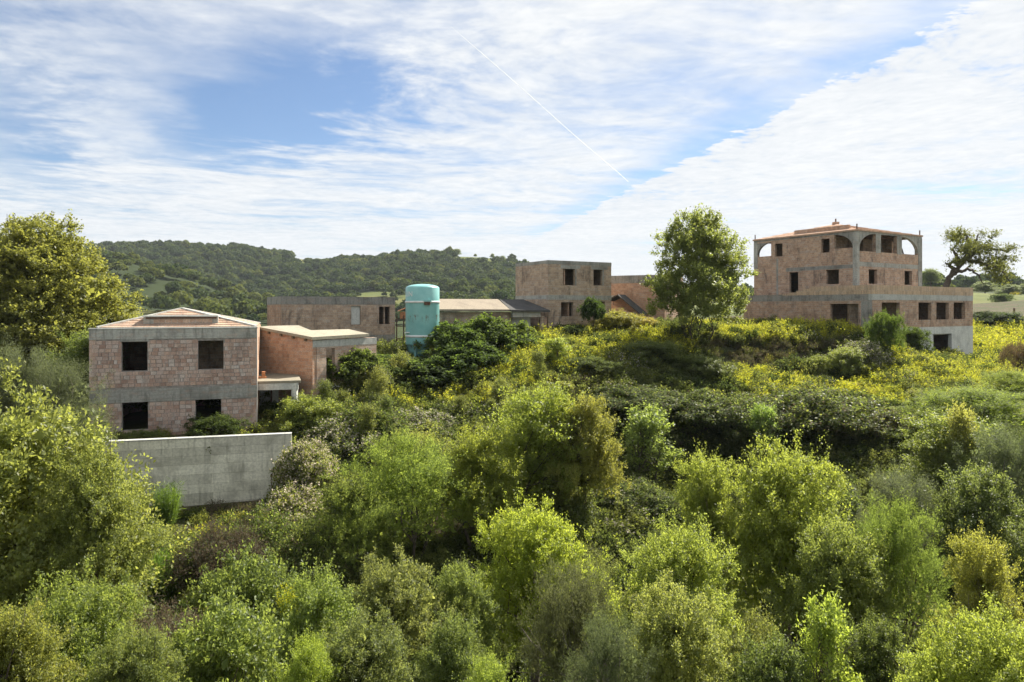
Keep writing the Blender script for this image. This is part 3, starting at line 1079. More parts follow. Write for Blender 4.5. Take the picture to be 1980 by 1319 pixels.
for i in range(4):
    mb = MB()
    mb.beam(Vector(cor[i]) + Vector((0, 0, .03)), Vector(apL) + Vector((0, 0, .03)), 0.14, 0.07)
    mb.build('hip_ridge', M['concrete_pale'], hA)
s0d, s1d = wA.s(272), wA.s(418)
fbox('dormer_wall', M['brick_pink'], hA, fA, s0d, s1d, -1.9, -0.85, ZT + .06, float(wA.z(345, 617)) + 0.06)
fbox('dormer_pier', M['concrete'], hA, fA, s0d - .02, s0d + .42, -1.1, -0.83, ZT + .05, float(wA.z(345, 615)) + .03)
fbox('dormer_pier', M['concrete'], hA, fA, s1d - .24, s1d + .02, -1.1, -0.83, ZT + .05, float(wA.z(345, 615)) + .03)
fbox('dormer_beam', M['rust'], hA, fA, s0d + .1, s1d - .05, -0.9, -0.78, float(wA.z(345, 618)) + 0.03, float(wA.z(345, 614.5)) + 0.03)
fbox('dormer_coping', M['concrete_pale'], hA, fA, s0d - .04, s1d + .04, -2.0, -0.74, float(wA.z(345, 614.5)) + 0.035, float(wA.z(345, 612)) + 0.05)

# ================================================================== retaining wall
rw = empty('retaining_wall', (RW0[0], RW0[1], 0), 0, 'long grey poured concrete retaining wall in front of the near brick house', 'wall')
fw = Face((0, 0), RWd, RWn)
fbox('wall_core', M['concrete'], rw, fw, 0, RWlen, -0.30, -0.03, RW_BOT, RW_TOP - 0.05)
fbox('coping', M['concrete_pale'], rw, fw, -0.01, RWlen + 0.01, -0.32, 0.015, RW_TOP - 0.048, RW_TOP)
hts = [RW_BOT, -9.2, -8.72, -8.3, -7.88, -7.45, -7.0, -6.62, -6.25, RW_TOP - 0.05]
for r_ in range(len(hts) - 1):
    npan = 3
    cuts = sorted({0.0, RWlen, *[min(RWlen, max(0, RWlen * (k + 0.5 * (r_ % 2)) / npan + random.uniform(-.1, .1))) for k in range(1, npan)]})
    for a, b in zip(cuts[:-1], cuts[1:]):
        if b - a < 0.15:
            continue
        fbox('panel', M['concrete_wall'], rw, fw, a + 0.004, b - 0.004, -0.028, random.uniform(-0.010, 0.008), hts[r_] + 0.003, hts[r_ + 1] - 0.003)
# a thin rusty pipe standing against it
pw = P(524, 920, 31.0)
sp = (pw[0] - RW0[0]) * RWd[0] + (pw[1] - RW0[1]) * RWd[1]
pp = fw.pt(sp, 0.06, 0)
v, f = tubes([([(0, 0, -8.9), (0, 0, -8.2), (0, 0, -7.72)], [.018, .018, .018]), ([(0, 0, -7.75), (0, 0, -7.68), (0, 0, -7.6)], [.05, .055, .03])], 8)
po = link('drain_pipe', mesh_np('drain_pipe', v, f), M['rust'], None, (pp[0] + RW0[0], pp[1] + RW0[1], 0))
setp(po, 'thin rusty pipe standing against the grey concrete wall', 'pipe')

# ================================================================== carport beside the near house
cC = np.array(P(497, 737, 35.3))
cp = empty('carport', (cC[0], cC[1], 0), 0, 'small concrete canopy on a column leaning on the near brick house', 'canopy')
zt = float(cC[2])


def onz(px, py, z_):
    D = (HOR - py) and z_ / ((HOR - py) / FPX)
    return P(px, py, D)


top4 = [onz(497.5, 737.5, zt), onz(582, 735.5, zt), onz(576, 721.5, zt), onz(499, 722.5, zt)]
mb = MB()
mb.slab(local_poly(cp, top4), 0.12)
mb.build('canopy_slab', M['slab_tan'], cp)
a4 = [Vector(p) for p in local_poly(cp, top4)]
mb = MB()
dirx = (a4[1] - a4[0]).normalized()
diry = (a4[3] - a4[0]).normalized()
mb.beam(a4[0] + diry * .12 + dirx * .02 - Vector((0, 0, .30)), a4[1] - dirx * .12 + diry * .12 - Vector((0, 0, .30)), 0.2, 0.34)
mb.build('canopy_beam', M['concrete_pale'], cp)
colp = onz(567.5, 736, zt)
colp = Vector(local_poly(cp, [colp])[0])
mb = MB()
mb.beam((colp.x, colp.y + .2, -6.4), (colp.x, colp.y + .2, zt - .13), 0.26)
mb.build('column', M['concrete_pale'], cp)
mb = MB()
mb.beam(a4[3] + dirx * .1 + Vector((0, 0, -1.2)), a4[2] - dirx * .1 + Vector((0, 0, -1.2)), 0.15, 2.0)
mb.build('back_wall', M['concrete_pale'], cp)
for t_ in (.33, .86):
    q = a4[3].lerp(a4[2], t_) - diry * 0.5
    mb = MB()
    mb.beam((q.x, q.y, -6.2), (q.x, q.y, zt - .14), 0.07)
    mb.build('prop', M['rust'], cp)
q = onz(507, 731.5, zt)
bl = empty('clay_block', (q[0], q[1], zt), R(20), 'orange hollow clay block lying on the canopy roof', 'brick')
mb = MB()
mb.box(-.20, .22, -.16, .16, 0.002, .09)
mb.build('lower_block', M['terracotta'], bl)
mb = MB()
mb.box(-.02, .16, -.12, .12, .092, .36)
mb.build('upper_block', M['terracotta'], bl)
q2 = onz(499.6, 729.8, zt)
# concrete stair behind the canopy
st0 = P(592, 770, 38.0)
stair = empty('concrete_stair', (st0[0], st0[1], 0), R(25), 'broken grey concrete steps between the canopy and the bushes', 'stairs')
for k in range(7):
    mb = MB()
    mb.box(0.22 * k, 0.22 * k + .5, 0.0, 1.5, -5.75 + .2 * k, -5.63 + .2 * k)
    mb.build('step', M['concrete_pale'], stair)
mb = MB()
mb.beam((0.2, 0.75, -6.0), (1.7, .75, -4.55), 1.2, .2)
mb.build('stringer', M['concrete_dark'], stair)

# ================================================================== annex with the tan roof
def ray_plane(px, py, p0, n):
    d = np.array([(px - CX) / FPX, 1.0, (HOR - py) / FPX])
    t = np.dot(p0, n) / np.dot(d, n)
    return d * t


E3 = np.array(P(604, 652, 38.0))
L3 = np.array(P(500, 632, 40.0))
R3 = np.array(P(714, 645.3, 41.5))
nn = np.cross(R3 - E3, L3 - E3)
roofpx = [(604, 652), (714, 645.3), (674, 636.5), (601, 638.5), (577, 629), (520, 630.2), (500, 632)]
ann = empty('brick_annex', (E3[0], E3[1], 0), 0, 'low orange brick outbuilding under a tan slab roof beside the canopy', 'outbuilding')
mb = MB()
mb.slab(local_poly(ann, [ray_plane(x, y, E3, nn) for x, y in roofpx]), 0.16)
mb.build('roof', M['slab_tan'], ann)
uL = (L3 - E3)[:2]
lenL = float(np.linalg.norm(uL))
uL = uL / lenL
uR = (R3 - E3)[:2]
lenR = float(np.linalg.norm(uR))
uR = uR / lenR
# gable wall, its top follows the roof slope
O2 = np.array([0.0, 0.0]) + uL * 0.12 + uR * 0.12
mb = MB()
zE, zL = E3[2] - .17, L3[2] - .17
n_l = np.array([-uL[1], uL[0]])
if n_l[1] > 0:
    n_l = -n_l
inn = -n_l * 0.28
for k in range(1):
    p0, p1 = O2, O2 + uL * (lenL + 1.2)
    zr1 = zE + (zL - zE) * (lenL + 1.2) / lenL
    b = [(p1[0], p1[1], -6.4), (p0[0], p0[1], -6.4), (p0[0] + inn[0], p0[1] + inn[1], -6.4), (p1[0] + inn[0], p1[1] + inn[1], -6.4)]
    t = [(p1[0], p1[1], zr1), (p0[0], p0[1], zE), (p0[0] + inn[0], p0[1] + inn[1], zE), (p1[0] + inn[0], p1[1] + inn[1], zr1)]
    mb.hexa(b, t)
mb.build('wall', M['brick_orange'], ann)
wan = Face((E3[0] + O2[0], E3[1] + O2[1]), uR, (uR[1], -uR[0]))
fan = Face(O2, uR, (uR[1], -uR[0]))
door = wan.rect(631, 648, 673, 716)
wall('wall', M['brick_pink'], ann, fan, 0.29, lenR + .6, -6.4, zE - .02, .28, [(door[0], door[1], -5.5, door[3])])
fbox('lintel_band', M['concrete_pale'], ann, fan, 0.02, lenR + .62, -.2, .012, zE - .42, zE - .025)
mb = MB()
pb = fan.pt(0, -4.5, 0)
mb.beam((pb[0] - 1.5, pb[1], -3.9), (pb[0] + 4.5, pb[1] + 4.4, -3.9), .25, 4.4)
mb.build('wall', M['brick_brown'], ann)
for k in range(4):
    p = E3 + (L3 - E3) * (k + .6) / 4.4
    mb = MB()
    q = local_poly(ann, [p])[0]
    mb.beam((q[0] + n_l[0] * .02, q[1] + n_l[1] * .02, q[2] - .24), (q[0] + uR[0] * 1.5, q[1] + uR[1] * 1.5, q[2] - .24), .12, .14)
    mb.build('rafter', M['wood'], ann)

# ================================================================== long low brick building behind the annex
cB = np.array([P(545, 0, 52)[0], 52.0])
hC, fC, lC, wC, wlC = house('brick_building', 'long low flat-roofed brick building with a dark concrete top edge left of the tank', 'building', cB, 30.0)
LC = float(wC.s(764))
zt = float(wC.z(545, 573))
w1 = wC.rect(733, 754, 593, 627)
w2 = wC.rect(679, 697.5, 592, 628)
w3 = wC.rect(731, 745, 663, 673)
wall('wall', M['brick_brown'], hC, fC, 0, LC, -5, zt - .01, .3, [w1, w2, w3])
wall('wall', M['brick_orange'], hC, lC, .302, 6, -5, zt - .012, .3, [])
wall('wall', M['brick_brown'], hC, Face(fC.u * LC, lC.u, fC.u), .302, 6, -5, zt - .012, .3, [])
wall('wall', M['brick_brown'], hC, Face(lC.u * 6, fC.u, lC.u), 0.0, LC, -5, zt - .015, .3, [])
fbox('concrete_band', M['concrete_dark'], hC, fC, -.012, LC + .012, -.32, .014, float(wC.z(650, 589)), zt)
fbox('concrete_band', M['concrete_dark'], hC, lC, 0.0, 6.0, -.28, .010, float(wC.z(650, 589)), zt - .003)
zlo = float(wC.z(740, 660))
fbox('concrete_band', M['concrete_dark'], hC, fC, float(wC.s(696)), LC + .01, -.2, .012, zlo, zlo + .55)
fbox('roof_slab', M['concrete_dark'], hC, fC, .3, LC - .3, -5.7, -.33, zt - .3, zt - .05)
fbox('shutter', M['concrete_pale'], hC, fC, w2[0] + .02, w2[1] - .02, -.2, -.14, w2[2] + .02, w2[3] - .02)
fbox('inner_wall', M['brick_brown'], hC, fC, w1[0] + .5, w1[0] + .62, -5.6, -.35, -4.9, zt - .32)

# rusty frame with a tile and a board leaning in it
fp = P(775, 660, 53.0)
frm = empty('steel_frame', (fp[0], fp[1], 0), R(12), 'rusty steel scaffold frame between the low brick building and the turquoise tank', 'frame')
zz = lambda py: (HOR - py) / FPX * 53.0
for x in (-.32, .22, .48):
    mb = MB()
    mb.beam((x, 0, -4.2), (x, 0, zz(610)), .09)
    mb.build('post', M['rust'], frm)
for zy in (617, 631, 655):
    mb = MB()
    mb.beam((-.35, -.06, zz(zy)), (.5, -.06, zz(zy)), .06)
    mb.build('rail', M['rust'], frm)
mb = MB()
mb.beam((-.33, -.12, zz(658)), (-.05, -.12, zz(681)), .06)
mb.build('brace', M['rust'], frm)
mb = MB()
mb.beam((-.05, -.12, zz(681)), (.4, -.12, zz(660)), .06)
mb.build('brace', M['rust'], frm)
mb = MB()
mb.box(-.42, .5, .1, .18, zz(692), zz(657))
mb.build('board', M['slab_tan'], frm)
mb = MB()
mb.slab([(-.2, .1, zz(601)), (.7, .1, zz(592)), (.7, .9, zz(592)), (-.2, .9, zz(601))], .06)
mb.build('tile_roof', M['terracotta'], frm)
fbx = MB()
fbx.box(-.05, .5, .3, .42, zz(616), zz(603))
fbx.build('brick_pier', M['terracotta'], frm)

# ================================================================== turquoise tank
def tank_mat():
    m_, t, out = new_mat('turquoise_paint')
    co = t.node('ShaderNodeTexCoord').outputs['Object']
    x, y, zc_ = t.sep(co)
    n1 = t.noise(co, 1.2, 5, 0.6)
    n2 = t.noise(co, 7.0, 6, 0.7)
    st = t.noise(t.comb(t.m('MULTIPLY', x, 5.0), t.m('MULTIPLY', y, 5.0), t.m('MULTIPLY', zc_, 1.1)), 1.0, 8, 0.75)
    col = t.mix(t.ramp(n1, 0.3, 0.7), (0.20, 0.46, 0.445), (0.27, 0.54, 0.515))
    # rust runs below the hoop fittings and the lower seam
    def near(zc0, up, dn):
        return t.m('MULTIPLY', t.ramp(t.m('SUBTRACT', zc_, zc0), -dn, 0.0), t.ramp(t.m('SUBTRACT', zc_, zc0), 0.0, up, 1.0, 0.0))
    rz_ = t.m('ADD', near(2.92, 0.15, 0.75), near(0.72, 0.5, 0.55), clamp=True)
    f_ = t.m('MULTIPLY', t.ramp(t.m('ADD', st, t.m('MULTIPLY', n2, 0.4)), 0.70, 0.86), rz_)
    col = t.mix(t.m('MULTIPLY', f_, 0.9), col, (0.14, 0.075, 0.04))
    col = t.mix(t.m('MULTIPLY', t.ramp(n2, 0.60, 0.75), 0.22), col, (0.30, 0.42, 0.38))
    principled(t, out, col, 0.32, 0.5, n2, 0.08, 0.01)
    return m_


M['teal'] = tank_mat()
TD = 48.5
tr = 32.5 / FPX * TD
tb = P(817, 690, TD)
tank = empty('storage_tank', (tb[0], tb[1], tb[2]), 0, 'tall turquoise cylindrical steel tank with white hoops standing on legs', 'tank')
h_ = lambda py: (690 - py) / FPX * TD
prof = [(0.02, h_(549.3)), (tr * .35, h_(549.8)), (tr * .65, h_(551.2)), (tr * .86, h_(553.2)), (tr * .965, h_(555.2)), (tr, h_(557.5)), (tr, h_(580)),
        (tr * 1.004, h_(580.5)), (tr * 1.004, h_(585)), (tr, h_(585.5)), (tr, h_(664)), (tr * .985, h_(666)), (tr * .90, h_(667)), (tr * .86, h_(676)), (tr * .72, h_(684)), (tr * .3, h_(691)), (0.02, h_(692))]
link('tank_body', lathe('tank_body', prof, 48), M['teal'], tank)
for nm, y0, y1, dr in (('hoop', 582.3, 586.2, .035), ('hoop', 647.3, 651.6, .015)):
    p_ = [(tr * .98, h_(y1)), (tr + dr, h_(y1)), (tr + dr, h_(y0)), (tr * .98, h_(y0))]
    link(nm, lathe(nm, p_, 48, smooth=False), M['white'], tank)
for k, a in enumerate((-102, -12, 78, 168)):
    lg = MB()
    cx_, cy_ = math.cos(R(a)) * tr * .93, math.sin(R(a)) * tr * .93
    if k == 0:
        cx_, cy_ = -0.30 * tr, -tr * .93
    if k == 1:
        cx_, cy_ = .92 * tr, -.25 * tr
    lg.beam((cx_, cy_, -.5), (cx_, cy_, h_(665)), .13)
    l_ = lg.build('leg', M['teal'], tank)
    bk = MB()
    bk.box(cx_ - .11, cx_ + .11, cy_ - .11, cy_ + .11, h_(667.5), h_(662.5))
    bk.build('bracket', M['rust'], l_)
br_ = MB()
br_.beam((-0.30 * tr, -tr * .93, h_(681)), (.1 * tr, -tr * .5, h_(695)), .06)
br_.build('strut', M['teal'], tank)
fit = MB()
ax = 13 / FPX * TD
yy = -math.sqrt(max(tr * tr - ax * ax, 0))
fit.box(ax - .20, ax + .20, yy - .16, yy + .05, h_(590), h_(584))
fit.build('rusty_fitting', M['rust'], tank)
fit = MB()
fit.box(ax - .24, ax + .30, yy - .12, yy + .05, h_(583.6), h_(580))
fit.build('fitting_plate', M['teal'], tank)
pl = MB()
ax2 = -24 / FPX * TD
yy2 = -math.sqrt(max(tr * tr - ax2 * ax2, 0))
pl.box(ax2 - .25, ax2 + .25, yy2 - .10, yy2 + .2, h_(643), h_(641.5))
pl.build('name_plate', M['white'], tank)
# white letters painted on the curve
tcu = bpy.data.curves.new('letters', 'FONT')
tcu.body = 'LIN'
tcu.size = 0.50
tcu.space_character = 1.05
tcu.extrude = 0.004
tmp = bpy.data.objects.new('letters_tmp', tcu)
C.objects.link(tmp)
dg = bpy.context.evaluated_depsgraph_get()
lme = bpy.data.meshes.new_from_object(tmp.evaluated_get(dg))
bpy.data.objects.remove(tmp)
bm = bmesh.new()
bm.from_mesh(lme)
for it in range(2):
    bmesh.ops.subdivide_edges(bm, edges=[e_ for e_ in bm.edges if e_.calc_length() > .12], cuts=1)
bmesh.ops.triangulate(bm, faces=bm.faces)
x_l = min(v.co.x for v in bm.verts)
x_r = max(v.co.x for v in bm.verts)
a_r = math.asin(-15.5 / 32.5)
for v in bm.verts:
    a = a_r + (v.co.x - x_r) / tr
    rr = tr + 0.012 + v.co.z
    v.co = Vector((rr * math.sin(a), -rr * math.cos(a), h_(573.6) + v.co.y))
bm.to_mesh(lme)
bm.free()
lme.materials.clear()
link('letters', lme, M['white'], tank)

# ================================================================== low building with brown roof right of the tank
E = np.array(P(838, 598, 50.0))
low = empty('low_building', (E[0], E[1], 0), 0, 'long low shed with a tan roof half buried in ivy right of the tank', 'shed')
rp = [P(838, 598, 50.0), P(986, 598.5, 54.5), P(963, 578.5, 58.5), P(838, 578, 54.0)]
mb = MB()
mb.slab(local_poly(low, rp), .14)
mb.build('roof_slope', M['roof_brown'], low)
rq = [P(987, 599, 54.3), P(1064, 600.5, 56.8), P(1040, 590, 58.6), P(1012, 579, 60.6), P(966, 579, 58.7)]
mb = MB()
mb.slab(local_poly(low, rq), .14)
mb.build('roof_slope', M['roof_dark'], low)
mb = MB()
a_, b_ = local_poly(low, [P(990, 599, 54.6), P(1035, 600, 56.2)])
mb.beam((a_[0], a_[1] + .2, -.5), (b_[0] + .4, b_[1] + .3, -.5), .2, .55)
mb.build('concrete_band', M['concrete'], low)
for (x0, x1, y1, mt) in ((840, 988, 645, 'brick_brown'), (990, 1026, 650, 'concrete'), (1042, 1058, 655, 'brick_red')):
    a_, b_ = local_poly(low, [P(x0, 600, 50.4 + (x0 - 838) * .0305), P(x1, 600, 50.4 + (x1 - 838) * .0305)])
    mb = MB()
    zc1 = -.34 if x0 < 990 else -.8
    mb.hexa([(a_[0], a_[1] + .25, -4.2), (b_[0], b_[1] + .25, -4.2), (b_[0], b_[1] + .5, -4.2), (a_[0], a_[1] + .5, -4.2)],
            [(a_[0], a_[1] + .25, zc1), (b_[0], b_[1] + .25, zc1), (b_[0], b_[1] + .5, zc1), (a_[0], a_[1] + .5, zc1)])
    mb.build('wall' if x0 < 1040 else 'brick_pier', M[mt], low)
mb = MB()
a_, b_ = local_poly(low, [P(840, 0, 58), P(1050, 0, 61)])
mb.beam((a_[0], a_[1], -2.2), (b_[0], b_[1], -2.2), .25, 3.4)
mb.build('wall', M['brick_brown'], low)
mb = MB()
mb.beam((b_[0] + .2, b_[1], -2.3), (b_[0] - .3, b_[1] - 4.5, -2.3), .25, 3.2)
mb.build('wall', M['brick_brown'], low)

# ================================================================== two-storey tower block in the middle
cT = np.array([P(1060, 0, 58)[0], 58.0])
hT, fT, lT, wT, wlT = house('brick_tower', 'boxy two-storey brick block with two upper windows in the middle distance', 'building', cT, 29.5)
LT, LTl = float(wT.s(1182)), float(wlT.s(997))
zt = float(wT.z(1060, 503))
oT = [wT.rect(1089, 1112, 520, 551.5), wT.rect(1147.5, 1165, 521.5, 552), wT.rect(1085, 1108.5, 584.5, 612), wT.rect(1160, 1170, 583, 606)]
wall('wall', M['brick_brown'], hT, fT, 0, LT, -3.6, zt - .01, .3, oT)
zw = wlT.z(1020, 540)
wall('wall', M['brick_brown'], hT, lT, .302, LTl, -3.6, zt - .012, .3, [])
wall('wall', M['brick_brown'], hT, Face(fT.u * LT, lT.u, fT.u), .302, LTl, -3.6, zt - .012, .3, [])
wall('wall', M['brick_brown'], hT, Face(lT.u * LTl, fT.u, lT.u), .301, LT - .301, -3.6, zt - .015, .3,
     [(2.0, 3.6, -1.6, .6), (3.7, 4.15, oT[1][2], oT[1][3])])
for (y1, y0, zt_) in ((512.5, 503, zt), (580, 571, None)):
    za = float(wT.z(1110, y1))
    zb_ = zt if zt_ is not None else float(wT.z(1110, y0))
    fbox('concrete_band', M['concrete'], hT, fT, -.014, LT + .012, -.32, .014, za, zb_)
    fbox('concrete_band', M['concrete'], hT, lT, 0.0, LTl + .01, -.28, .010, za + .05, zb_ - .004)
for o in oT[:2]:
    fbox('lintel', M['concrete'], hT, fT, o[0] - .25, o[1] + .55, -.25, .009, o[3] + .002, o[3] + .32)
    fbox('window_jamb', M['concrete_dark'], hT, fT, o[1] + .002, o[1] + .16, -.25, .007, o[2], o[3])
fbox('floor_slab', M['concrete'], hT, fT, .31, LT - .31, -LTl + .31, -.33, float(wT.z(1110, 579)), float(wT.z(1110, 574)))
fbox('roof_slab', M['concrete'], hT, fT, .31, LT - .31, -LTl + .31, -.33, zt - .3, zt - .05)
fbox('inner_wall', M['brick_orange'], hT, fT, oT[0][0] + .3, oT[0][0] + .42, -3.6, -.34, float(wT.z(1110, 574)), zt - .31)
fbox('inner_wall', M['brick_orange'], hT, fT, oT[2][0] + .95, oT[2][0] + 1.07, -2.6, -.34, -3.5, float(wT.z(1110, 580)))

# ================================================================== orange brick building behind the young tree
cF = np.array([P(1181, 0, 66.5)[0], 66.5])
uF = np.array([math.cos(R(-28)), math.sin(R(-28))])
fo = empty('brick_block', (cF[0], cF[1], 0), 0, 'orange brick block with a weathered top edge between the brick tower and the young tree', 'building')
fF = Face((0, 0), uF, (uF[1], -uF[0]))
wF = Face(cF, uF, fF.n)
LF = float(wF.s(1285))
zt = float(wF.z(1200, 533))
wall('wall', M['brick_orange'], fo, fF, 0, LF, -3.6, zt - .01, .3, [])
fbox('concrete_band', M['concrete_dark'], fo, fF, -.012, LF + .012, -.32, .014, zt - .75, zt)
endF = Face(fF.u * LF, -fF.n, uF)
wall('wall', M['brick_red'], fo, endF, .302, 7, -3.6, zt - .012, .3, [])
wall('wall', M['brick_red'], fo, Face((0, 0), -fF.n, -uF), .302, 7, -3.6, zt - .012, .3, [])
wall('wall', M['brick_red'], fo, Face(-fF.n * 7, uF, -fF.n), .31, LF - .31, -3.6, zt - .015, .3, [])
fbox('roof_slab', M['concrete_dark'], fo, fF, .31, LF - .31, -6.6, -.33, zt - .3, zt - .05)
s1, s2 = float(wF.s(1205)), float(wF.s(1252))
zr = float(wF.z(1218, 570))
ze = float(wF.z(1245, 606))
mb = MB()
mb.slab([fF.pt(s1 + .2, 2.2, zr), fF.pt(s2, 2.2, ze), fF.pt(s2, .02, ze), fF.pt(s1 + .2, .02, zr)], .12)
mb.build('porch_roof', M['roof_dark'], fo)
mb = MB()
mb.slab([fF.pt(s1 - .9, 2.2, zr - .5), fF.pt(s1 + .2, 2.2, zr + .004), fF.pt(s1 + .2, .02, zr + .004), fF.pt(s1 - .9, .02, zr - .5)], .12)
mb.build('porch_roof', M['roof_dark'], fo)
mb = MB()
g = [fF.pt(s1 - .8, 1.9, -3.5), fF.pt(s2 - .1, 1.9, -3.5), fF.pt(s2 - .1, 1.75, -3.5), fF.pt(s1 - .8, 1.75, -3.5)]
h2 = [fF.pt(s1 - .8, 1.9, zr - .8), fF.pt(s2 - .1, 1.9, ze - .3), fF.pt(s2 - .1, 1.75, ze - .3), fF.pt(s1 - .8, 1.75, zr - .8)]
mb.hexa(g, h2)
mb.build('porch_wall', M['brick_orange'], fo)
fbox('concrete_band', M['concrete'], fo, fF, 0.0, s1 - .9, -.1, .03, float(wF.z(1190, 578)), float(wF.z(1190, 571)))
fbox('door', M['wood'], fo, fF, .3, s1 - 1.0, -.1, .02, -3.4, float(wF.z(1190, 579)))

# ================================================================== the large villa on the right
ANG_V = 31.0
cV = np.array([30.45, 57.7])
hV, fV, lV, wV, wlV = house('brick_villa', 'large three-storey brick villa shell with corner arches on the hilltop at the right', 'house', cV, ANG_V)
LV = float(wV.s(1881))
LVl = 13.5
# --- lower storeys
zp1 = float(wV.z(1690, 551))
zp0 = float(wV.z(1690, 568.5))
zc0 = float(wV.z(1690, 580))
zw0, zw1 = float(wV.z(1760, 633.5)), None
opsR = [wV.rect(1705, 1740, 585, 634), wV.rect(1776, 1801, 585, 618.5), wV.rect(1810.5, 1835, 585, 618), wV.rect(1844, 1866, 585, 617)]
opsR[0] = (opsR[0][0], opsR[0][1], -2.2, opsR[0][3])
opsL = [wlV.rect(1605.5, 1660, 587.5, 632)]
ZV = -2.5
wall('wall', M['brick_red'], hV, fV, 0, LV, zw0, zp0 - .01, .3, opsR)
wall('wall', M['brick_red'], hV, lV, .302, LVl, ZV - .6, zp0 - .012, .3, [(opsL[0][0], opsL[0][1], -2.25, opsL[0][3])])
# basement of bare concrete with the garage opening
gar = wV.rect(1803, 1840, 645.5, 690)
gar = (gar[0], gar[1], -5.2, gar[3])
wall('basement_wall', M['concrete_pale'], hV, Face(np.array((0, 0)) + fV.n * .02, fV.u, fV.n), 0.05, LV, -6.0, zw0 - .004, .34, [gar])
endV = Face(fV.u * LV, lV.u, fV.u)
wall('wall', M['brick_red'], hV, endV, .35, 14, -6.0, zp0 - .012, .3, [])
wall('wall', M['brick_red'], hV, Face(lV.u * LVl, fV.u, lV.u), .01, LV - .31, -6.0, zp0 - .015, .3, [])
fbox('concrete_band', M['concrete_pale'], hV, fV, -.014, LV + .012, -.32, .014, zc0, zp0 - .003)
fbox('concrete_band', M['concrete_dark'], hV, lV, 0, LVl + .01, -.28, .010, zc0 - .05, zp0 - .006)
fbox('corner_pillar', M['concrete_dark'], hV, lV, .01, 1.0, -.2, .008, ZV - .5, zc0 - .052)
fbox('floor_slab', M['concrete'], hV, fV, .31, LV - .31, -13.6, -.33, zc0 + .05, zp0 - .02)
fbox('floor_slab', M['concrete'], hV, fV, .31, LV - .31, -13.6, -.38, -2.55, -2.3)
# terrace parapet of tan brick, stepped at its left end
fbox('parapet', M['brick_tan'], hV, fV, -.02, LV + .02, -.16, .02, zp0, zp1)
sP = float(wlV.s(1567))
fbox('parapet', M['brick_tan'], hV, lV, .165, sP, -.15, .021, zp0 - .002, zp1 - .004)
for k in range(4):
    fbox('parapet_step', M['brick_tan'], hV, lV, sP + .002 + .75 * k, sP + .75 * (k + 1), -.15, .021, zp0 - .002, zp1 - .2 - (zp1 - zp0) * .2 * k)
fbox('roof_edge', M['concrete_dark'], hV, lV, sP + 3.01, LVl, -.3, .03, zp0 - .01, zp0 + .06)
# inner walls seen through the openings
fbox('inner_wall', M['brick_brown'], hV, lV, opsL[0][0] + 1.0, opsL[0][0] + 1.12, -5, -.35, ZV, zc0)
fbox('inner_wall', M['brick_red'], hV, fV, .6, LV - .5, -5.2, -5.05, -2.28, zc0 + .04)
mb = MB()
px_ = lV.pt((opsL[0][0] + opsL[0][1]) / 2 - .3, -.15, 0)
mb.beam((px_[0], px_[1], -2.4), (px_[0], px_[1], opsL[0][3]), .1)
mb.build('prop', M['wood'], hV)
for o in opsR[1:]:
    mb = MB()
    for k in range(3):
        q = fV.pt(o[0] + .3 + .3 * k, -.2, 0)
        mb.beam((q[0], q[1], o[2]), (q[0], q[1], o[2] + .32 - .05 * k), .05)
    mb.build('sill_rods', M['rust'], hV)
# wing wall beside the garage
gw = MB()
s_g = gar[0] - .15
add_box(gw, fV, s_g - 3.3, s_g - 1.35, .55, .85, -6.2, gar[3] - .05)
gw.build('wing_wall', M['concrete_pale'], hV)
# --- upper storeys, set back behind the terrace
cU = np.array([31.33, 62.0]) - cV
UR, UL = Face(cU, fV.u, fV.n), Face(cU, lV.u, lV.n)
WR, WL = Face(cU + cV, fV.u, fV.n), Face(cU + cV, lV.u, lV.n)
LU, LUl = float(WR.s(1782)), float(WL.s(1458))
zT = float(WR.z(1657, 444))
zs = float(WR.z(1657, 503.5))        # floor between the two upper storeys
zR0, zR1 = float(WR.z(1700, 517)), float(WR.z(1700, 508))
o1 = [WR.rect(1680, 1696.5, 521, 549), WR.rect(1749, 1764, 524, 551)]
o2 = [WL.rect(1526, 1543.5, 526.5, 570), WL.rect(1597.5, 1622, 521.5, 549.5)]
o2[0] = (o2[0][0], o2[0][1], zp0 - .3, o2[0][3])
zl = float(WR.z(1675, 486))          # loggia parapet top
zo = float(WR.z(1700, 453.5))        # under the roof beam
loR = [(float(WR.s(1661.5)), float(WR.s(1693)), zl, zo), (float(WR.s(1703)), float(WR.s(1734)), zl, zo), (float(WR.s(1743.5)), float(WR.s(1775)), zl, zo)]
zl2 = float(WL.z(1632, 480))
zo2 = float(WL.z(1640, 452))
loL = [(float(WL.s(1649)), float(WL.s(1613)), zl2, zo2), (float(WL.s(1491)), float(WL.s(1465)), float(WL.z(1478, 496)), float(WL.z(1478, 470)))]
topL = [WL.rect(1498.5, 1513, 471, 496), WL.rect(1588, 1604, 461.5, 488.5)]
wall('wall', M['brick_red'], hV, UR, 0, LU, zp0 - .2, zT - .01, .3, o1 + loR)
wall('wall', M['brick_red'], hV, UL, .302, LUl, zp0 - .2, zT - .012, .3, o2 + loL + topL)
wall('wall', M['brick_red'], hV, Face(cU + fV.u * LU, lV.u, fV.u), .302, LUl, zp0 - .2, zT - .012, .3,
     [(.5, 2.8, zl, zo), (8.4, 10.4, zl, zo)])
wall('wall', M['brick_red'], hV, Face(cU + lV.u * LUl, fV.u, lV.u), .31, LU - .31, zp0 - .2, zT - .015, .3,
     [(.5, 3.0, zl, zo), (7.2, 10.0, zl, zo)])
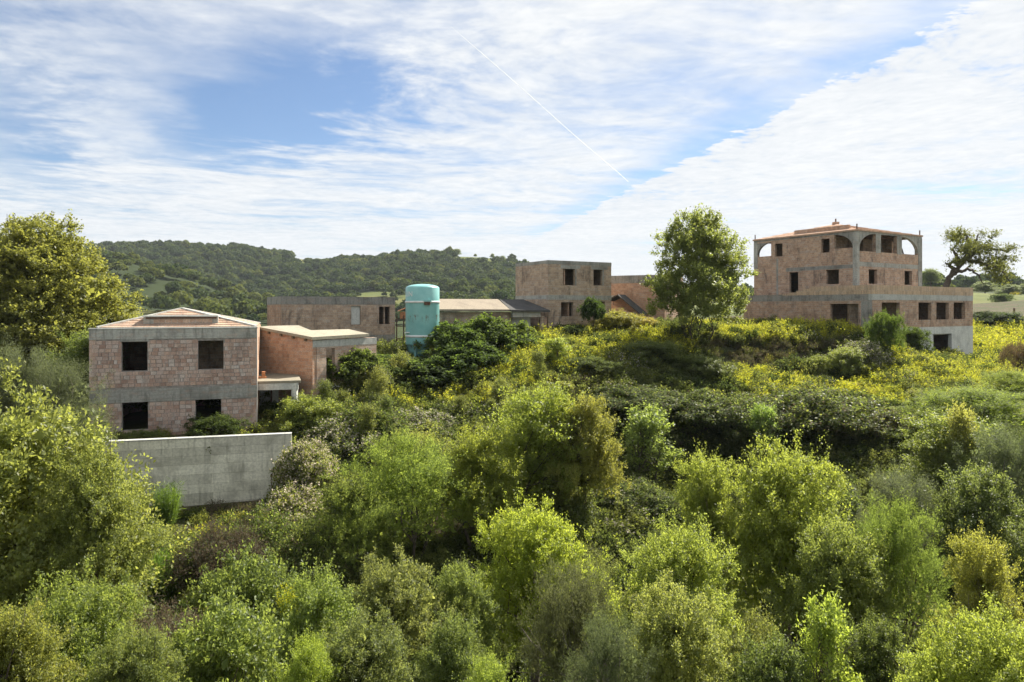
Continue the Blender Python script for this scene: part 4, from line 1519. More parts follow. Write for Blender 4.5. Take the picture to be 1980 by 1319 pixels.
# roof beams, floor bands, pillars, quarter arches
fbox('roof_beam', M['concrete'], hV, UR, -.02, LU + .016, -.32, .020, zo, zT)
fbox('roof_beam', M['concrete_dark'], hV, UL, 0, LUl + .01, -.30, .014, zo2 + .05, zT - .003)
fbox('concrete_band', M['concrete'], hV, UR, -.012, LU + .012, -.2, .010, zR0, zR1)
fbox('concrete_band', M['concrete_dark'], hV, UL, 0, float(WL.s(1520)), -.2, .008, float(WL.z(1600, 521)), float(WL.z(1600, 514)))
for (x0, x1) in ((1652, 1661.3), (1693.2, 1702.8), (1734.2, 1743.3), (1775.2, 1782.5)):
    a, b = float(WR.s(x0)), float(WR.s(x1))
    low_z = zR1 + .9 if x0 > 1660 and x0 < 1770 else zp0 - .1
    fbox('pillar', M['concrete'], hV, UR, max(a, -.05), b, -.34, .035, low_z, zo - .002)
fbox('pillar', M['concrete'], hV, UL, .0, float(WL.s(1649.2)), -.30, .028, zp0 - .1, zo2 + .045)
fbox('pillar', M['concrete'], hV, UL, float(WL.s(1465)) + .002, LUl + .02, -.30, .028, zs - .2, zo2 + .045)
fbox('pillar', M['concrete'], hV, UL, float(WL.s(1513)) + .5, float(WL.s(1513)) + .72, -.2, .006, zp0, float(WL.z(1500, 500)))
w0 = loR[0][1] - loR[0][0]
arch_spandrel('arch', M['concrete'], hV, UR, loR[0][1], zo - 1.4, w0, 1.4, -1, -.29, .016, zo + .001)
w0 = loR[2][1] - loR[2][0]
arch_spandrel('arch', M['concrete'], hV, UR, loR[2][0], zo - 1.5, w0, 1.5, 1, -.29, .016, zo + .001)
w0 = loL[0][1] - loL[0][0]
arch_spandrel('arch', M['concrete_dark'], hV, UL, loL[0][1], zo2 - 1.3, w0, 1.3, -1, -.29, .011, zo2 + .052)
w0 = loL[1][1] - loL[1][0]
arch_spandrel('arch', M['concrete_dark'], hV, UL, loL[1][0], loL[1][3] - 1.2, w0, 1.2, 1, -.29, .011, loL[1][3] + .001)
# leaning timber poles in the right-hand openings
for k, (xa, xb, ya, yb) in enumerate(((1707, 1712, 456, 487), (1716, 1719, 457, 487), (1748, 1750, 462, 492), (1756, 1759, 463, 493), (1744, 1751, 463, 480))):
    mb = MB()
    a, b = float(WR.s(xa)), float(WR.s(xb))
    mb.beam(UR.pt(a, -.9, float(WR.z(xa, ya))), UR.pt(b, -.55, float(WR.z(xb, yb)) - .1), .12)
    mb.build('timber_pole', M['bark_pale'], hV)
# inner walls of the loggia
fbox('inner_wall', M['brick_red'], hV, UR, .45, float(WR.s(1713)), -3.0, -2.85, zs, zT - .3)
fbox('inner_wall', M['brick_red'], hV, UR, float(WR.s(1724)), float(WR.s(1742)), -3.0, -2.85, zs, zT - .3)
fbox('inner_wall', M['brick_red'], hV, UL, loL[0][1] + .2, loL[1][0] - .1, -3.2, -3.05, zs, zT - .3)
fbox('floor_slab', M['concrete'], hV, UR, .31, LU - .31, -LUl + .31, -.35, zs - .1, zs + .12)
fbox('floor_slab', M['concrete'], hV, UR, .31, LU - .31, -LUl + .31, -.35, zp0 + .02, zp0 + .15)
fbox('inner_wall', M['brick_brown'], hV, UR, 2.0, LU - 1.0, -4.5, -4.35, zp0 + .15, zs - .1)
# roof: low hip with a raised middle and a bare apex
apx = Vector(local_poly(hV, [P(1616, 433, 68.6)])[0])
rc = [Vector(UR.pt(-.1, .1, zT + .02)), Vector(UR.pt(LU + .1, .1, zT + .02)), Vector(UR.pt(LU + .1, -LUl - .1, zT + .02)), Vector(UR.pt(-.1, -LUl - .1, zT + .02))]
for i in range(4):
    a, b = rc[i], rc[(i + 1) % 4]
    mb = MB()
    for k in range(8):
        t0, t1 = k / 8, (k + 1) / 8
        lift = Vector((0, 0, .035 if k < 7 else .0))
        mb.quad([a.lerp(apx, t0) + lift, b.lerp(apx, t0) + lift, b.lerp(apx, t1), a.lerp(apx, t1)])
        mb.quad([a.lerp(apx, t0) - Vector((0, 0, .12)), b.lerp(apx, t0) - Vector((0, 0, .12)), b.lerp(apx, t0) + lift, a.lerp(apx, t0) + lift])
    mb.build('roof_slope', M['brick_orange'], hV)
# raised brick edge on the left slope
rs0, rs1 = rc[3].lerp(rc[0], .33), rc[3].lerp(rc[0], .97)
m0, m1 = rs0.lerp(apx, .22), rs1.lerp(apx, .22)
mb = MB()
mb.beam(m0 + Vector((0, 0, .12)), m1 + Vector((0, 0, .12)), .3, .42)
mb.build('roof_kerb', M['brick_orange'], hV)
mb = MB()
mb.beam(apx + Vector((0, 0, -.05)), apx + Vector((0, 0, .18)), .5, .5)
mb.build('roof_cap', M['brick_orange'], hV)
mb = MB()
mb.beam(apx + Vector((0, 0, .17)), apx + Vector((0, 0, .52)), .1, .1)
mb.build('roof_pin', M['rust'], hV)
for q in (UR.pt(.15, -.1, zT), UL.pt(LUl - .1, -.05, zT), UR.pt(LU - .15, -.1, zT)):
    mb = MB()
    mb.beam(q, (q[0], q[1], q[2] + .55), .08)
    mb.build('corner_pin', M['rust'], hV)

# ================================================================== vegetation: prototypes
def leaves_mesh(name, pos, axis, nrm, ln, wd, mats, midx=None, fold=0.18, quad=False):
    """kite-shaped blades: base at pos, pointing along axis, face normal near nrm"""
    n = len(pos)
    axis = axis / (np.linalg.norm(axis, axis=1, keepdims=True) + 1e-9)
    side = np.cross(axis, nrm)
    side /= np.linalg.norm(side, axis=1, keepdims=True) + 1e-9
    up = np.cross(side, axis)
    ln = np.broadcast_to(ln, (n,))[:, None]
    wd = np.broadcast_to(wd, (n,))[:, None]
    v = np.empty((n, 4, 3))
    v[:, 0] = pos
    v[:, 1] = pos + axis * ln * 0.5 + side * wd * 0.5 + up * wd * fold
    v[:, 2] = pos + axis * ln
    v[:, 3] = pos + axis * ln * 0.5 - side * wd * 0.5 + up * wd * fold
    i = np.arange(n)[:, None] * 4
    f = np.concatenate([i + np.array([[0, 1, 2]]), i + np.array([[0, 2, 3]])], 1).reshape(-1, 3)
    fm = None if midx is None else np.repeat(midx, 2)
    return mesh_np(name, v.reshape(-1, 3), f, mats, False, fm)


def rand_dirs(n, r):
    d = r.normal(size=(n, 3))
    return d / np.linalg.norm(d, axis=1, keepdims=True)


def make_lobes(H, W, n, base, r, spread=0.30, size=0.27, top=True):
    """uneven bundle of ellipsoids that together make one crown"""
    L = []
    a0 = r.uniform(0, 6.28)
    for k in range(n):
        a = a0 + 2.4 * k + r.uniform(-.4, .4)
        t = (k + r.uniform(0, 1)) / n
        zc_ = base * H + (1 - base) * H * (0.20 + 0.56 * t)
        rad = W * spread * math.sqrt(max(.05, 1.05 - .95 * t * t)) * r.uniform(.75, 1.12)
        s = W * size * r.uniform(.72, 1.2)
        L.append((rad * np.cos(a), rad * np.sin(a), zc_, s, s, s * r.uniform(.75, 1.05)))
    if top:
        for k in range(3):
            a = a0 + 2.1 * k
            q = W * .10 * (k > 0)
            L.append((q * np.cos(a), q * np.sin(a), H * (.97 - .04 * k) - W * size * .85, W * size, W * size, W * size * .85))
        L.append((0, 0, base * H + (1 - base) * H * .45, W * .33, W * .33, (1 - base) * H * .36))
    return L


def crown_points(lobes, ncl, r, shell=0.55, rough=0.22):
    """cluster centres in the lobes, denser near their surface; outward directions too"""
    vol = np.array([l[3] * l[4] * l[5] for l in lobes]) ** 0.72
    which = r.choice(len(lobes), size=ncl, p=vol / vol.sum())
    L = np.array(lobes)[which]
    d = rand_dirs(ncl, r)
    d[:, 2] = np.where(d[:, 2] < -0.35, -d[:, 2] * .6, d[:, 2])
    rad = shell + (1 - shell) * r.random(ncl) ** .6
    wob = 1 + rough * (np.sin(d[:, 0] * 5 + which * 1.7) * np.cos(d[:, 1] * 6 + which) + np.sin(d[:, 2] * 7 + which * 2.1)) * .6 + r.normal(0, rough * .25, ncl)
    c = L[:, :3] + d * L[:, 3:6] * (rad * wob)[:, None]
    return c, d, rad


def crown(name, lobes, ncl, twigs, lpt, ll, lw, tw_len, mats, seed, shell=.55, rough=.22, upb=.45, flat=.7, droop=0.0, spread=.05, midx_p=None, ax_rand=.8, shoots=0, core=0, core_l=.22):
    r = np.random.default_rng(seed)
    c, d, rad = crown_points(lobes, ncl, r, shell, rough)
    n_t = ncl * twigs
    C0 = np.repeat(c, twigs, 0)
    D0 = np.repeat(d, twigs, 0) * .7 + rand_dirs(n_t, r) * .8
    D0[:, 2] += upb - droop
    D0 /= np.linalg.norm(D0, axis=1, keepdims=True)
    tl = tw_len * r.uniform(.45, 1.15, n_t)
    if shoots:
        outer = np.nonzero((rad > .8) & (d[:, 2] > -.1))[0]
        pick_ = r.choice(outer, size=min(shoots, len(outer)), replace=False)
        for i_ in pick_:
            D0[i_ * twigs] = d[i_] * .55 + np.array([0, 0, .9]) + r.normal(0, .25, 3)
            D0[i_ * twigs] /= np.linalg.norm(D0[i_ * twigs])
            D0[i_ * twigs + 1] = D0[i_ * twigs] + r.normal(0, .08, 3)
            tl[i_ * twigs:i_ * twigs + 2] = tw_len * r.uniform(1.3, 2.2)
    tt = r.random((n_t, lpt)) ** .8
    pos = C0[:, None, :] + D0[:, None, :] * (tl[:, None] * tt)[:, :, None]
    pos = pos + r.normal(0, spread, pos.shape)
    pos[:, :, 2] -= droop * (tl[:, None] * tt) ** 2 * .8
    pos = pos.reshape(-1, 3)
    n = len(pos)
    ax = np.repeat(D0, lpt, 0) * .6 + rand_dirs(n, r) * ax_rand
    ax[:, 2] -= droop * .5
    nr = rand_dirs(n, r) * (1 - flat) + np.array([0, 0, 1.0]) * flat + np.repeat(np.repeat(d, twigs, 0), lpt, 0) * .35
    nr += rand_dirs(n, r) * .45
    midx = None
    if midx_p is not None:
        midx = r.choice(len(midx_p), size=n, p=midx_p)
    k = r.uniform(.65, 1.25, n)
    l_, w_ = ll * k, lw * k
    if core:
        # oversized leaves added deep inside the crown to block light and darken it
        vol = np.array([q[3] * q[4] * q[5] for q in lobes])
        wh = r.choice(len(lobes), size=core, p=vol / vol.sum())
        La = np.array(lobes)[wh]
        p2_ = La[:, :3] + rand_dirs(core, r) * La[:, 3:6] * (.62 * r.random(core)[:, None] ** .4)
        pos = np.concatenate([pos, p2_])
        ax = np.concatenate([ax, rand_dirs(core, r)])
        nr = np.concatenate([nr, rand_dirs(core, r)])
        l_ = np.concatenate([l_, core_l * r.uniform(.7, 1.3, core)])
        w_ = np.concatenate([w_, core_l * .7 * r.uniform(.7, 1.3, core)])
        if midx is not None:
            midx = np.concatenate([midx, np.zeros(core, int)])
    return leaves_mesh(name, pos, ax, nr, l_, w_, mats, midx), c, rad


def trunk_mesh(name, targets, base_r, H, fork, mat, seed, nlimb=26, lean=(0, 0), stems=1, wob=.06, bole=0.0):
    """tapered bole, limbs and thinner branches that run out to the leaf clusters"""
    r = np.random.default_rng(seed)
    paths = []
    tips = []
    for s in range(stems):
        a = 2 * np.pi * s / max(stems, 1) + r.uniform(0, 1)
        off = 0.0 if stems == 1 else base_r * 1.3
        b = np.array([off * np.cos(a), off * np.sin(a), -.5])
        if bole:
            paths.append((np.array([[b[0], b[1], -bole], [b[0] * .9, b[1] * .9, -bole * .5], b]), base_r / math.sqrt(stems) * np.array([1.9, 1.5, 1.25])))
        tip = np.array([lean[0] + off * 5 * np.cos(a), lean[1] + off * 5 * np.sin(a), fork])
        t = np.linspace(0, 1, 7)[:, None]
        p = b + (tip - b) * t + r.normal(0, wob * .5, (7, 3)) * np.sin(np.pi * t) * np.array([1, 1, .2])
        paths.append((p, base_r / math.sqrt(stems) * (1.25 - .6 * t[:, 0])))
        tips.append((tip, base_r / math.sqrt(stems) * .65))
    idx = r.choice(len(targets), size=min(nlimb, len(targets)), replace=False)
    for j, i in enumerate(idx):
        e_ = targets[i]
        tip, rr = tips[j % len(tips)]
        t = np.linspace(0, 1, 6)[:, None]
        mid = (tip + e_) / 2 + np.array([0, 0, .12 * H]) * r.uniform(-.3, .9) + r.normal(0, .04 * H, 3)
        p = (1 - t) ** 2 * tip + 2 * t * (1 - t) * mid + t ** 2 * e_
        p[1:-1] += r.normal(0, .012 * H, (4, 3))
        r0 = rr * (.62 if j < 5 else .34) * r.uniform(.7, 1.1)
        paths.append((p, r0 * (1 - .85 * t[:, 0]) + .006))
        for q in range(2):
            k = r.integers(2, 5)
            e2 = p[k] + (rand_dirs(1, r)[0] + (p[-1] - p[0]) / (np.linalg.norm(p[-1] - p[0]) + 1e-6)) * .13 * H
            tq = np.linspace(0, 1, 4)[:, None]
            pq = p[k] + (e2 - p[k]) * tq + r.normal(0, .008 * H, (4, 3)) * tq
            paths.append((pq, r0 * .35 * (1 - .8 * tq[:, 0]) + .004))
    v, f = tubes(paths, 6)
    return mesh_np(name, v, f, (mat,), True)


PROTO = {}


def proto(key, H, W, crown_me, trunk_me):
    PROTO[key] = (H, W, crown_me, trunk_me)


def std_tree(key, H, W, nl, base, ncl, twigs, lpt, ll, lw, tl, mat, seed, fork=.3, tr_r=None, bark='bark', stems=1, spread=.30, size=.27, **kw):
    r = np.random.default_rng(seed)
    lobes = make_lobes(H, W, nl, base, r, spread, size)
    cm, c, rad = crown('crown_' + key, lobes, ncl, twigs, lpt, ll, lw, tl, (LM[mat],), seed + 1, **kw)
    tm = trunk_mesh('trunk_' + key, c, tr_r or W * .03, H, fork * H, M[bark], seed + 2, stems=stems, bole=H * .9)
    proto(key, H, W, cm, tm)


# broad oaks of the slope in front
std_tree('oak_a', 6.0, 6.0, 12, .05, 560, 7, 15, .088, .056, .46, 'oak', 101, core=2600, core_l=0.24, shoots=60, spread=.33, size=.20, upb=.5, rough=.42, shell=.62)
std_tree('oak_b', 6.2, 5.2, 11, .05, 520, 7, 15, .088, .056, .50, 'oak', 202, core=2300, core_l=0.22, shoots=60, spread=.31, size=.20, upb=.6, rough=.45, shell=.6)
std_tree('oak_c', 6.6, 6.5, 13, .05, 620, 7, 15, .086, .054, .50, 'light', 303, core=2800, core_l=0.24, shoots=80, spread=.34, size=.18, upb=.6, rough=.45, shell=.6)
std_tree('light_a', 6.0, 4.4, 11, .05, 430, 7, 15, .084, .050, .55, 'light', 404, core=1700, core_l=0.2, shoots=70, spread=.31, size=.19, upb=.85, stems=2, rough=.45, shell=.55)
std_tree('feather', 6.0, 4.6, 9, .05, 380, 6, 24, .085, .024, .60, 'feather', 505, core=1200, core_l=0.2, shoots=80, spread=.3, upb=.75, stems=3, rough=.3)
std_tree('olive', 4.2, 3.6, 8, .08, 260, 7, 24, .070, .017, .45, 'olive', 606, core=900, core_l=0.17, shoots=60, upb=.6, bark='bark_pale')
std_tree('shrub_a', 2.6, 3.0, 8, .02, 170, 6, 20, .075, .046, .34, 'oak', 707, core=500, core_l=0.17, shoots=40, stems=4, tr_r=.07, upb=.5)
std_tree('shrub_b', 2.4, 3.2, 9, .0, 190, 6, 20, .075, .042, .30, 'dark', 808, core=700, core_l=0.17, shoots=40, stems=4, tr_r=.07, upb=.3)
std_tree('sapling', 3.0, 1.5, 6, .08, 80, 6, 14, .085, .050, .40, 'light', 909, shoots=25, stems=2, tr_r=.04, upb=1.0, rough=.35, shell=.2)
# the tall oak at the back left and the airy tree in the middle
std_tree('big_oak', 12.5, 10.5, 20, .02, 1250, 7, 17, .155, .10, .70, 'big', 111, core=2600, core_l=0.45, shoots=30, spread=.32, size=.225, rough=.3, tr_r=.34, fork=.22, upb=.35, shell=.6)
std_tree('airy', 9.6, 7.6, 24, -.05, 800, 6, 14, .155, .095, .75, 'oak', 121, shoots=0, spread=.33, size=.18, rough=.35, shell=.15, upb=.8, stems=4, tr_r=.16, fork=.10)


# a low dome of brambles or ivy
def mound(key, H, W, ncl, mats, seed, ll=.09, lw=.062, midx_p=None, tl=.35, up=.15, twigs=6, lpt=16, droop=.35):
    r = np.random.default_rng(seed)
    lobes = []
    for k in range(9):
        a = r.uniform(0, 6.28)
        q = r.uniform(0, .33) * W
        s = W * r.uniform(.16, .26)
        lobes.append((q * np.cos(a), q * np.sin(a), H * r.uniform(.35, .6) * (1 - q / W), s, s, H * r.uniform(.32, .45)))
    lobes.append((0, 0, H * .3, W * .42, W * .42, H * .5))
    cm, c, rad = crown('crown_' + key, lobes, ncl, twigs, lpt, ll, lw, tl, mats, seed, shell=.7, upb=up, droop=droop, midx_p=midx_p, rough=.2)
    tm = trunk_mesh('stems_' + key, c, .06, H, .2 * H, M['bark'], seed + 2, nlimb=18, stems=4)
    proto(key, H, W, cm, tm)


LMB = LM['dark']
mound('bramble', 1.8, 3.6, 330, (LM['dark'], LM['oak'], LM['dry']), 131, midx_p=[.70, .18, .12], ll=.075, lw=.05)
mound('ivy', 2.2, 3.4, 260, (LM['dark'],), 141, ll=.10, lw=.09, droop=.5)
mound('clematis', 1.8, 3.4, 240, (LM['dark'], LM['fluff'], LM['oak']), 151, midx_p=[.36, .30, .34], ll=.085, lw=.065)
mound('dead', 1.5, 3.0, 190, (LM['dry'], LM['olive']), 161, ll=.09, lw=.02, midx_p=[.85, .15], up=.4, droop=.1)


# upright tufts: broom and flowering stalks
def tuft(key, H, W, n_st, per, seed, mats, probs, ll, lw, top=.45, lean=.35, blade=.02):
    r = np.random.default_rng(seed)
    a = r.uniform(0, 6.28, n_st)
    q = W * .5 * r.random(n_st) ** .6
    b = np.stack([q * np.cos(a) * .45, q * np.sin(a) * .45, np.zeros(n_st)], 1)
    tip = np.stack([q * np.cos(a), q * np.sin(a), H * r.uniform(.6, 1.0, n_st)], 1) + r.normal(0, lean * .2 * H, (n_st, 3)) * np.array([1, 1, .1])
    dirs = tip - b
    L = np.linalg.norm(dirs, axis=1)
    # the stalk itself is a long thin blade
    ps, ax, nr, l_, w_, mi = [b], [dirs], [rand_dirs(n_st, r)], [L], [np.full(n_st, blade)], [np.zeros(n_st, int)]
    t = 1 - top * r.random((n_st, per)) ** 1.2
    p = b[:, None] + dirs[:, None] * t[:, :, None] + r.normal(0, .025, (n_st, per, 3))
    p = p.reshape(-1, 3)
    n = len(p)
    ax_ = np.repeat(dirs / L[:, None], per, 0) * .6 + rand_dirs(n, r)
    ps.append(p)
    ax.append(ax_)
    nr.append(rand_dirs(n, r) + np.array([0, 0, .6]))
    k = r.uniform(.7, 1.3, n)
    l_.append(ll * k)
    w_.append(lw * k)
    mi.append(r.choice(len(probs), size=n, p=probs))
    me = leaves_mesh('tuft_' + key, np.concatenate(ps), np.concatenate(ax), np.concatenate(nr), np.concatenate(l_), np.concatenate(w_), mats, np.concatenate(mi))
    PROTO[key] = (H, W, me, None)


tuft('broom', 2.0, 1.1, 420, 4, 171, (LM['broom'],), [1.0], .22, .02, .9, .25, .016)
tuft('broom_flower', 1.7, 1.3, 150, 9, 181, (LM['broom'], LM['flower']), [.35, .65], .075, .055, .55, .35, .016)


# ================================================================== placing plants
def plant(name, key, px, ptop, D, wpx, label, cat, group=None, col=(1, 1, 1), rz=None, ztop=None, pxw=None, zoff=0.0, crown_name='crown', trunk_name='trunk', fat=1.25, maxs=1.3):
    """a plant standing on the ground at distance D with its top and width as seen in the photograph"""
    H0, W0, cm, tm = PROTO[key]
    x = (px - CX) / FPX * D
    zg = gz(x, D) + zoff
    H = max(.4, (HOR - ptop) / FPX * D - zg)
    W = wpx / FPX * D
    rz = random.uniform(0, 6.28) if rz is None else rz
    t = empty(name, (x, D, zg), rz, label, cat, group)
    s = W / W0 * fat
    sz = min(max(H / H0, .36 * s), maxs * s)
    t.scale = (s, s, sz)
    up = max(0.0, (H - H0 * sz) / sz)      # the crown sits on a longer bole where the ground lies deep
    if tm is not None:
        o = bpy.data.objects.new(trunk_name, tm)
        C.objects.link(o)
        o.parent = t
        o.location = (0, 0, up)
        o.color = (*col, 1)
    o = bpy.data.objects.new(crown_name, cm)
    C.objects.link(o)
    o.parent = t
    o.location = (0, 0, up)
    o.color = (*col, 1)
    return t


def tree(key, px, ptop, D, wpx, label, col=(1, 1, 1), group=None, name='oak_tree', cat='tree', **kw):
    return plant(name, key, px, ptop, D, wpx, label, cat, group, col, **kw)


def bush(key, px, ptop, D, wpx, label, col=(1, 1, 1), group=None, name='bush', cat='bush', **kw):
    return plant(name, key, px, ptop, D, wpx, label, cat, group, col, crown_name='foliage', trunk_name='stems', **kw)


YEL = (1.25, 1.10, .75)
PALE = (1.35, 1.3, 1.25)
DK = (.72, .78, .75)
OLV = (.95, 1.0, .9)
# --- left
tree('big_oak', 70, 408, 43, 345, 'tallest tree at the left edge, olive yellow old oak behind the near brick house', (.98, 1.02, .9), fat=1.05)
tree('big_oak', 170, 560, 47, 190, 'smaller yellowish oak half hidden between the tallest tree and the near brick house', (1.0, 1.0, .85))
tree('olive', 25, 662, 27.5, 150, 'grey green olive tree at the left edge below the tall oak', name='olive_tree', group='olive trees left of the near house')
tree('olive', 118, 690, 27.0, 135, 'grey green olive tree close to the left wall of the near brick house', name='olive_tree', group='olive trees left of the near house')
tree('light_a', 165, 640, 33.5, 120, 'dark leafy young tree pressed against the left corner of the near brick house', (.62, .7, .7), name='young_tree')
tree('oak_a', 34, 742, 17.5, 560, 'huge light green oak filling the left edge in front of the retaining wall', (1.1, 1.1, 1.0), fat=1.0, rz=2.2)
tree('oak_b', 185, 862, 16.5, 225, 'lower right crown of oak leaves bulging in front of the retaining wall', (1.08, 1.1, 1.0), fat=1.0)
tree('oak_c', 140, 1115, 12.5, 270, 'oak at the bottom left with a dark gap above its crown', (.85, .92, .9))
tree('oak_b', 20, 1180, 10.5, 200, 'yellow green oak in the bottom left corner', (1.1, 1.05, .85))
tree('oak_a', 250, 1215, 10.8, 190, 'small oak at the bottom edge beside the dead brown bush', (.9, .95, .9))
bush('shrub_b', 412, 803, 32.2, 95, 'dark round bush on the terrace in front of the near house doorway', DK)
bush('shrub_a', 270, 842, 31.2, 90, 'low straggly weeds at the foot of the near house behind the retaining wall', (.8, .85, .8), name='weedy_bush')
plant('broom_bush', 'broom', 322, 930, 28.4, 48, 'tall thin green broom at the foot of the retaining wall', 'bush', 'broom bushes below the wall', crown_name='foliage')
plant('broom_bush', 'broom', 322, 1040, 22.5, 90, 'bright green upright broom above the dead brown bush', 'bush', 'broom bushes below the wall', (1.15, 1.2, .9), crown_name='foliage')
plant('broom_bush', 'broom', 432, 1100, 20.0, 60, 'small green broom with yellow flowers at its right', 'bush', 'broom bushes below the wall', crown_name='foliage')
plant('flowering_broom', 'broom_flower', 400, 1010, 24.5, 50, 'yellow flowering broom in the dark hollow below the retaining wall', 'bush', 'yellow flowering broom', crown_name='foliage')
plant('flowering_broom', 'broom_flower', 365, 1050, 23, 50, 'yellow flowering broom just right of the bright green broom', 'bush', 'yellow flowering broom', crown_name='foliage')
plant('flowering_broom', 'broom_flower', 452, 1095, 20, 30, 'yellow flowering sprig beside the small broom', 'bush', 'yellow flowering broom', crown_name='foliage')
plant('flowering_broom', 'broom_flower', 560, 1125, 16.5, 40, 'yellow flowering sprig among grey green shrubs at the lower left', 'bush', 'yellow flowering broom', crown_name='foliage')
bush('dead', 310, 1175, 15.5, 190, 'dead red brown bush of dry twigs at the lower left', name='dead_bush')
bush('dead', 440, 1010, 22.5, 170, 'low grey brown dry scrub in the hollow below the retaining wall', (.7, .7, .7), name='dead_bush')
bush('bramble', 520, 985, 24.5, 190, 'grey green bramble mound right below the retaining wall', (1.05, 1.1, .95), name='bramble_bush')
bush('bramble', 620, 1000, 23.0, 170, 'bramble mound with pale leaves left of the feathery light green tree', (1.15, 1.15, 1.05), name='bramble_bush')
bush('shrub_a', 470, 1085, 17.5, 190, 'mid green shrub right of the dead brown bush', (.8, .9, .8))
bush('shrub_a', 430, 1180, 12.5, 230, 'leafy green shrub at the bottom edge right of the dead bush', (.95, 1.05, .9))
bush('clematis', 592, 842, 29.6, 110, 'pale fluffy clematis cascading down beside the right end of the retaining wall', (1.35, 1.28, 1.25), name='clematis_bush')
bush('clematis', 570, 930, 27.5, 130, 'lower clematis curtain with white seed heads near the wall corner', (1.35, 1.28, 1.25), name='clematis_bush')
bush('shrub_a', 600, 768, 35.0, 130, 'bright green bush in front of the canopy column', (1.15, 1.2, .9))
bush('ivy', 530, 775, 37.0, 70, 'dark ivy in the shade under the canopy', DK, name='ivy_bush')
bush('bramble', 700, 775, 35.0, 170, 'bramble mound with white tufts below the broken steps', (1.1, 1.15, .95), name='bramble_bush')
bush('clematis', 800, 790, 36.0, 150, 'clematis covered mound below the lowest yellow flowers', name='clematis_bush')
bush('clematis', 660, 800, 33.5, 150, 'clematis covered mound just right of the canopy', name='clematis_bush')
# --- round the tank
bush('ivy', 700, 675, 43.5, 180, 'dark ivy heap between the annex and the turquoise tank', (.9, 1.0, .85), name='ivy_bush')
bush('ivy', 790, 690, 44.5, 190, 'dark ivy heap under the legs of the turquoise tank', (.75, .85, .75), name='ivy_bush')
bush('ivy', 692, 670, 40.6, 105, 'ivy heap beside the annex door', (1.1, 1.15, .9), name='ivy_bush')
bush('ivy', 880, 618, 47.8, 120, 'tall ivy mound right of the turquoise tank against the shed wall', (.9, 1.05, .85), name='ivy_bush')
bush('ivy', 945, 603, 49.5, 140, 'broad ivy mound growing up to the brown shed roof', (1.0, 1.1, .9), name='ivy_bush')
bush('ivy', 905, 655, 46.0, 140, 'low dark ivy mound below the brown shed', (.9, 1.05, .85), name='ivy_bush')
bush('ivy', 1005, 628, 51.5, 90, 'light green creeper heap in front of the dark bitumen roof', (1.3, 1.3, 1.0), name='ivy_bush')
bush('shrub_a', 847, 668, 46.5, 40, 'small yellow green bush at the right leg of the tank', YEL)
bush('sapling', 672, 655, 41.5, 22, 'thin yellowish sapling beside the annex roof corner', YEL, name='sapling')
# --- middle field and tower
bush('ivy', 1146, 572, 57.2, 46, 'dark creeper climbing the front of the brick tower', (.6, .75, .6), name='creeper')
bush('shrub_a', 1195, 603, 58.5, 95, 'yellow green bush at the right corner of the brick tower', YEL)
bush('shrub_a', 1235, 612, 60, 80, 'dry yellowish bush in front of the orange brick block', (1.6, 1.25, .8))
bush('shrub_b', 1110, 628, 56, 60, 'dark bush below the ground floor window of the brick tower', DK)
bush('sapling', 1075, 655, 47, 48, 'slim light green sapling among the yellow flowers below the tower', (1.1, 1.15, .9), name='sapling')
bush('shrub_b', 1130, 690, 46.5, 110, 'dark green bush amid the yellow flowers left of the villa bank')
bush('shrub_a', 1265, 682, 51.0, 120, 'mid green bush under the bank below the airy young tree', DK)
bush('shrub_a', 1345, 700, 50.0, 110, 'dark green bush at the foot of the bare villa bank', DK)
tree('airy', 1350, 400, 55.5, 215, 'airy young tree standing alone between the orange block and the villa', (.95, 1.0, .9), name='young_tree', rz=.6, fat=1.0)
# --- villa
bush('shrub_b', 1712, 603, 53.5, 66, 'tall cone of dark ivy and clematis at the corner of the villa', (1.0, 1.15, .9), name='ivy_bush', fat=1.1, maxs=2.2)
bush('clematis', 1668, 655, 52.5, 90, 'clematis mound left of the ivy cone below the villa', name='clematis_bush')
bush('shrub_b', 1765, 632, 57.5, 60, 'dark bush beside the garage wing wall of the villa', (.7, .8, .6))
bush('shrub_a', 1640, 675, 51.5, 70, 'light green shrub below the villa door left of the ivy cone', (1.1, 1.15, .95))
bush('shrub_a', 1580, 690, 52, 45, 'small shrub on the bare bank below the villa', (.95, 1.0, .8))
bush('shrub_b', 1565, 632, 65.3, 50, 'low dark bush against the brick wall of the villa', DK)
bush('shrub_b', 1925, 612, 82, 100, 'broad dark bush in front of the yellow field right of the villa', (.55, .65, .6))
bush('dead', 1972, 655, 50, 62, 'tall reddish weeds at the right edge below the villa', (1.15, 1.0, .85), name='weedy_bush', maxs=1.8)
# --- dark bramble slope
bush('sapling', 1255, 790, 37.5, 95, 'pale green sapling growing out of the dark bramble slope', (.9, 1.0, 1.0), name='sapling')
bush('sapling', 1475, 785, 40.0, 45, 'narrow green sapling in the middle of the dark bramble slope', (.95, 1.15, 1.1), name='sapling')
bush('bramble', 1210, 742, 43.5, 190, 'grey bramble mound at the left top of the dark slope', OLV, name='bramble_bush')
bush('bramble', 1330, 755, 43.5, 190, 'grey bramble mound in the middle top of the dark slope', OLV, name='bramble_bush')
bush('bramble', 1440, 760, 43.0, 170, 'bramble mound left of the largest mound on the dark slope', OLV, name='bramble_bush')
bush('bramble', 1585, 745, 42.5, 230, 'largest bramble mound, crest of the slope below the villa', (1.0, 1.02, .9), name='bramble_bush')
bush('bramble', 1700, 785, 41.5, 170, 'dry bramble mound above the dark hollow at the right', (1.1, 1.0, .95), name='bramble_bush')
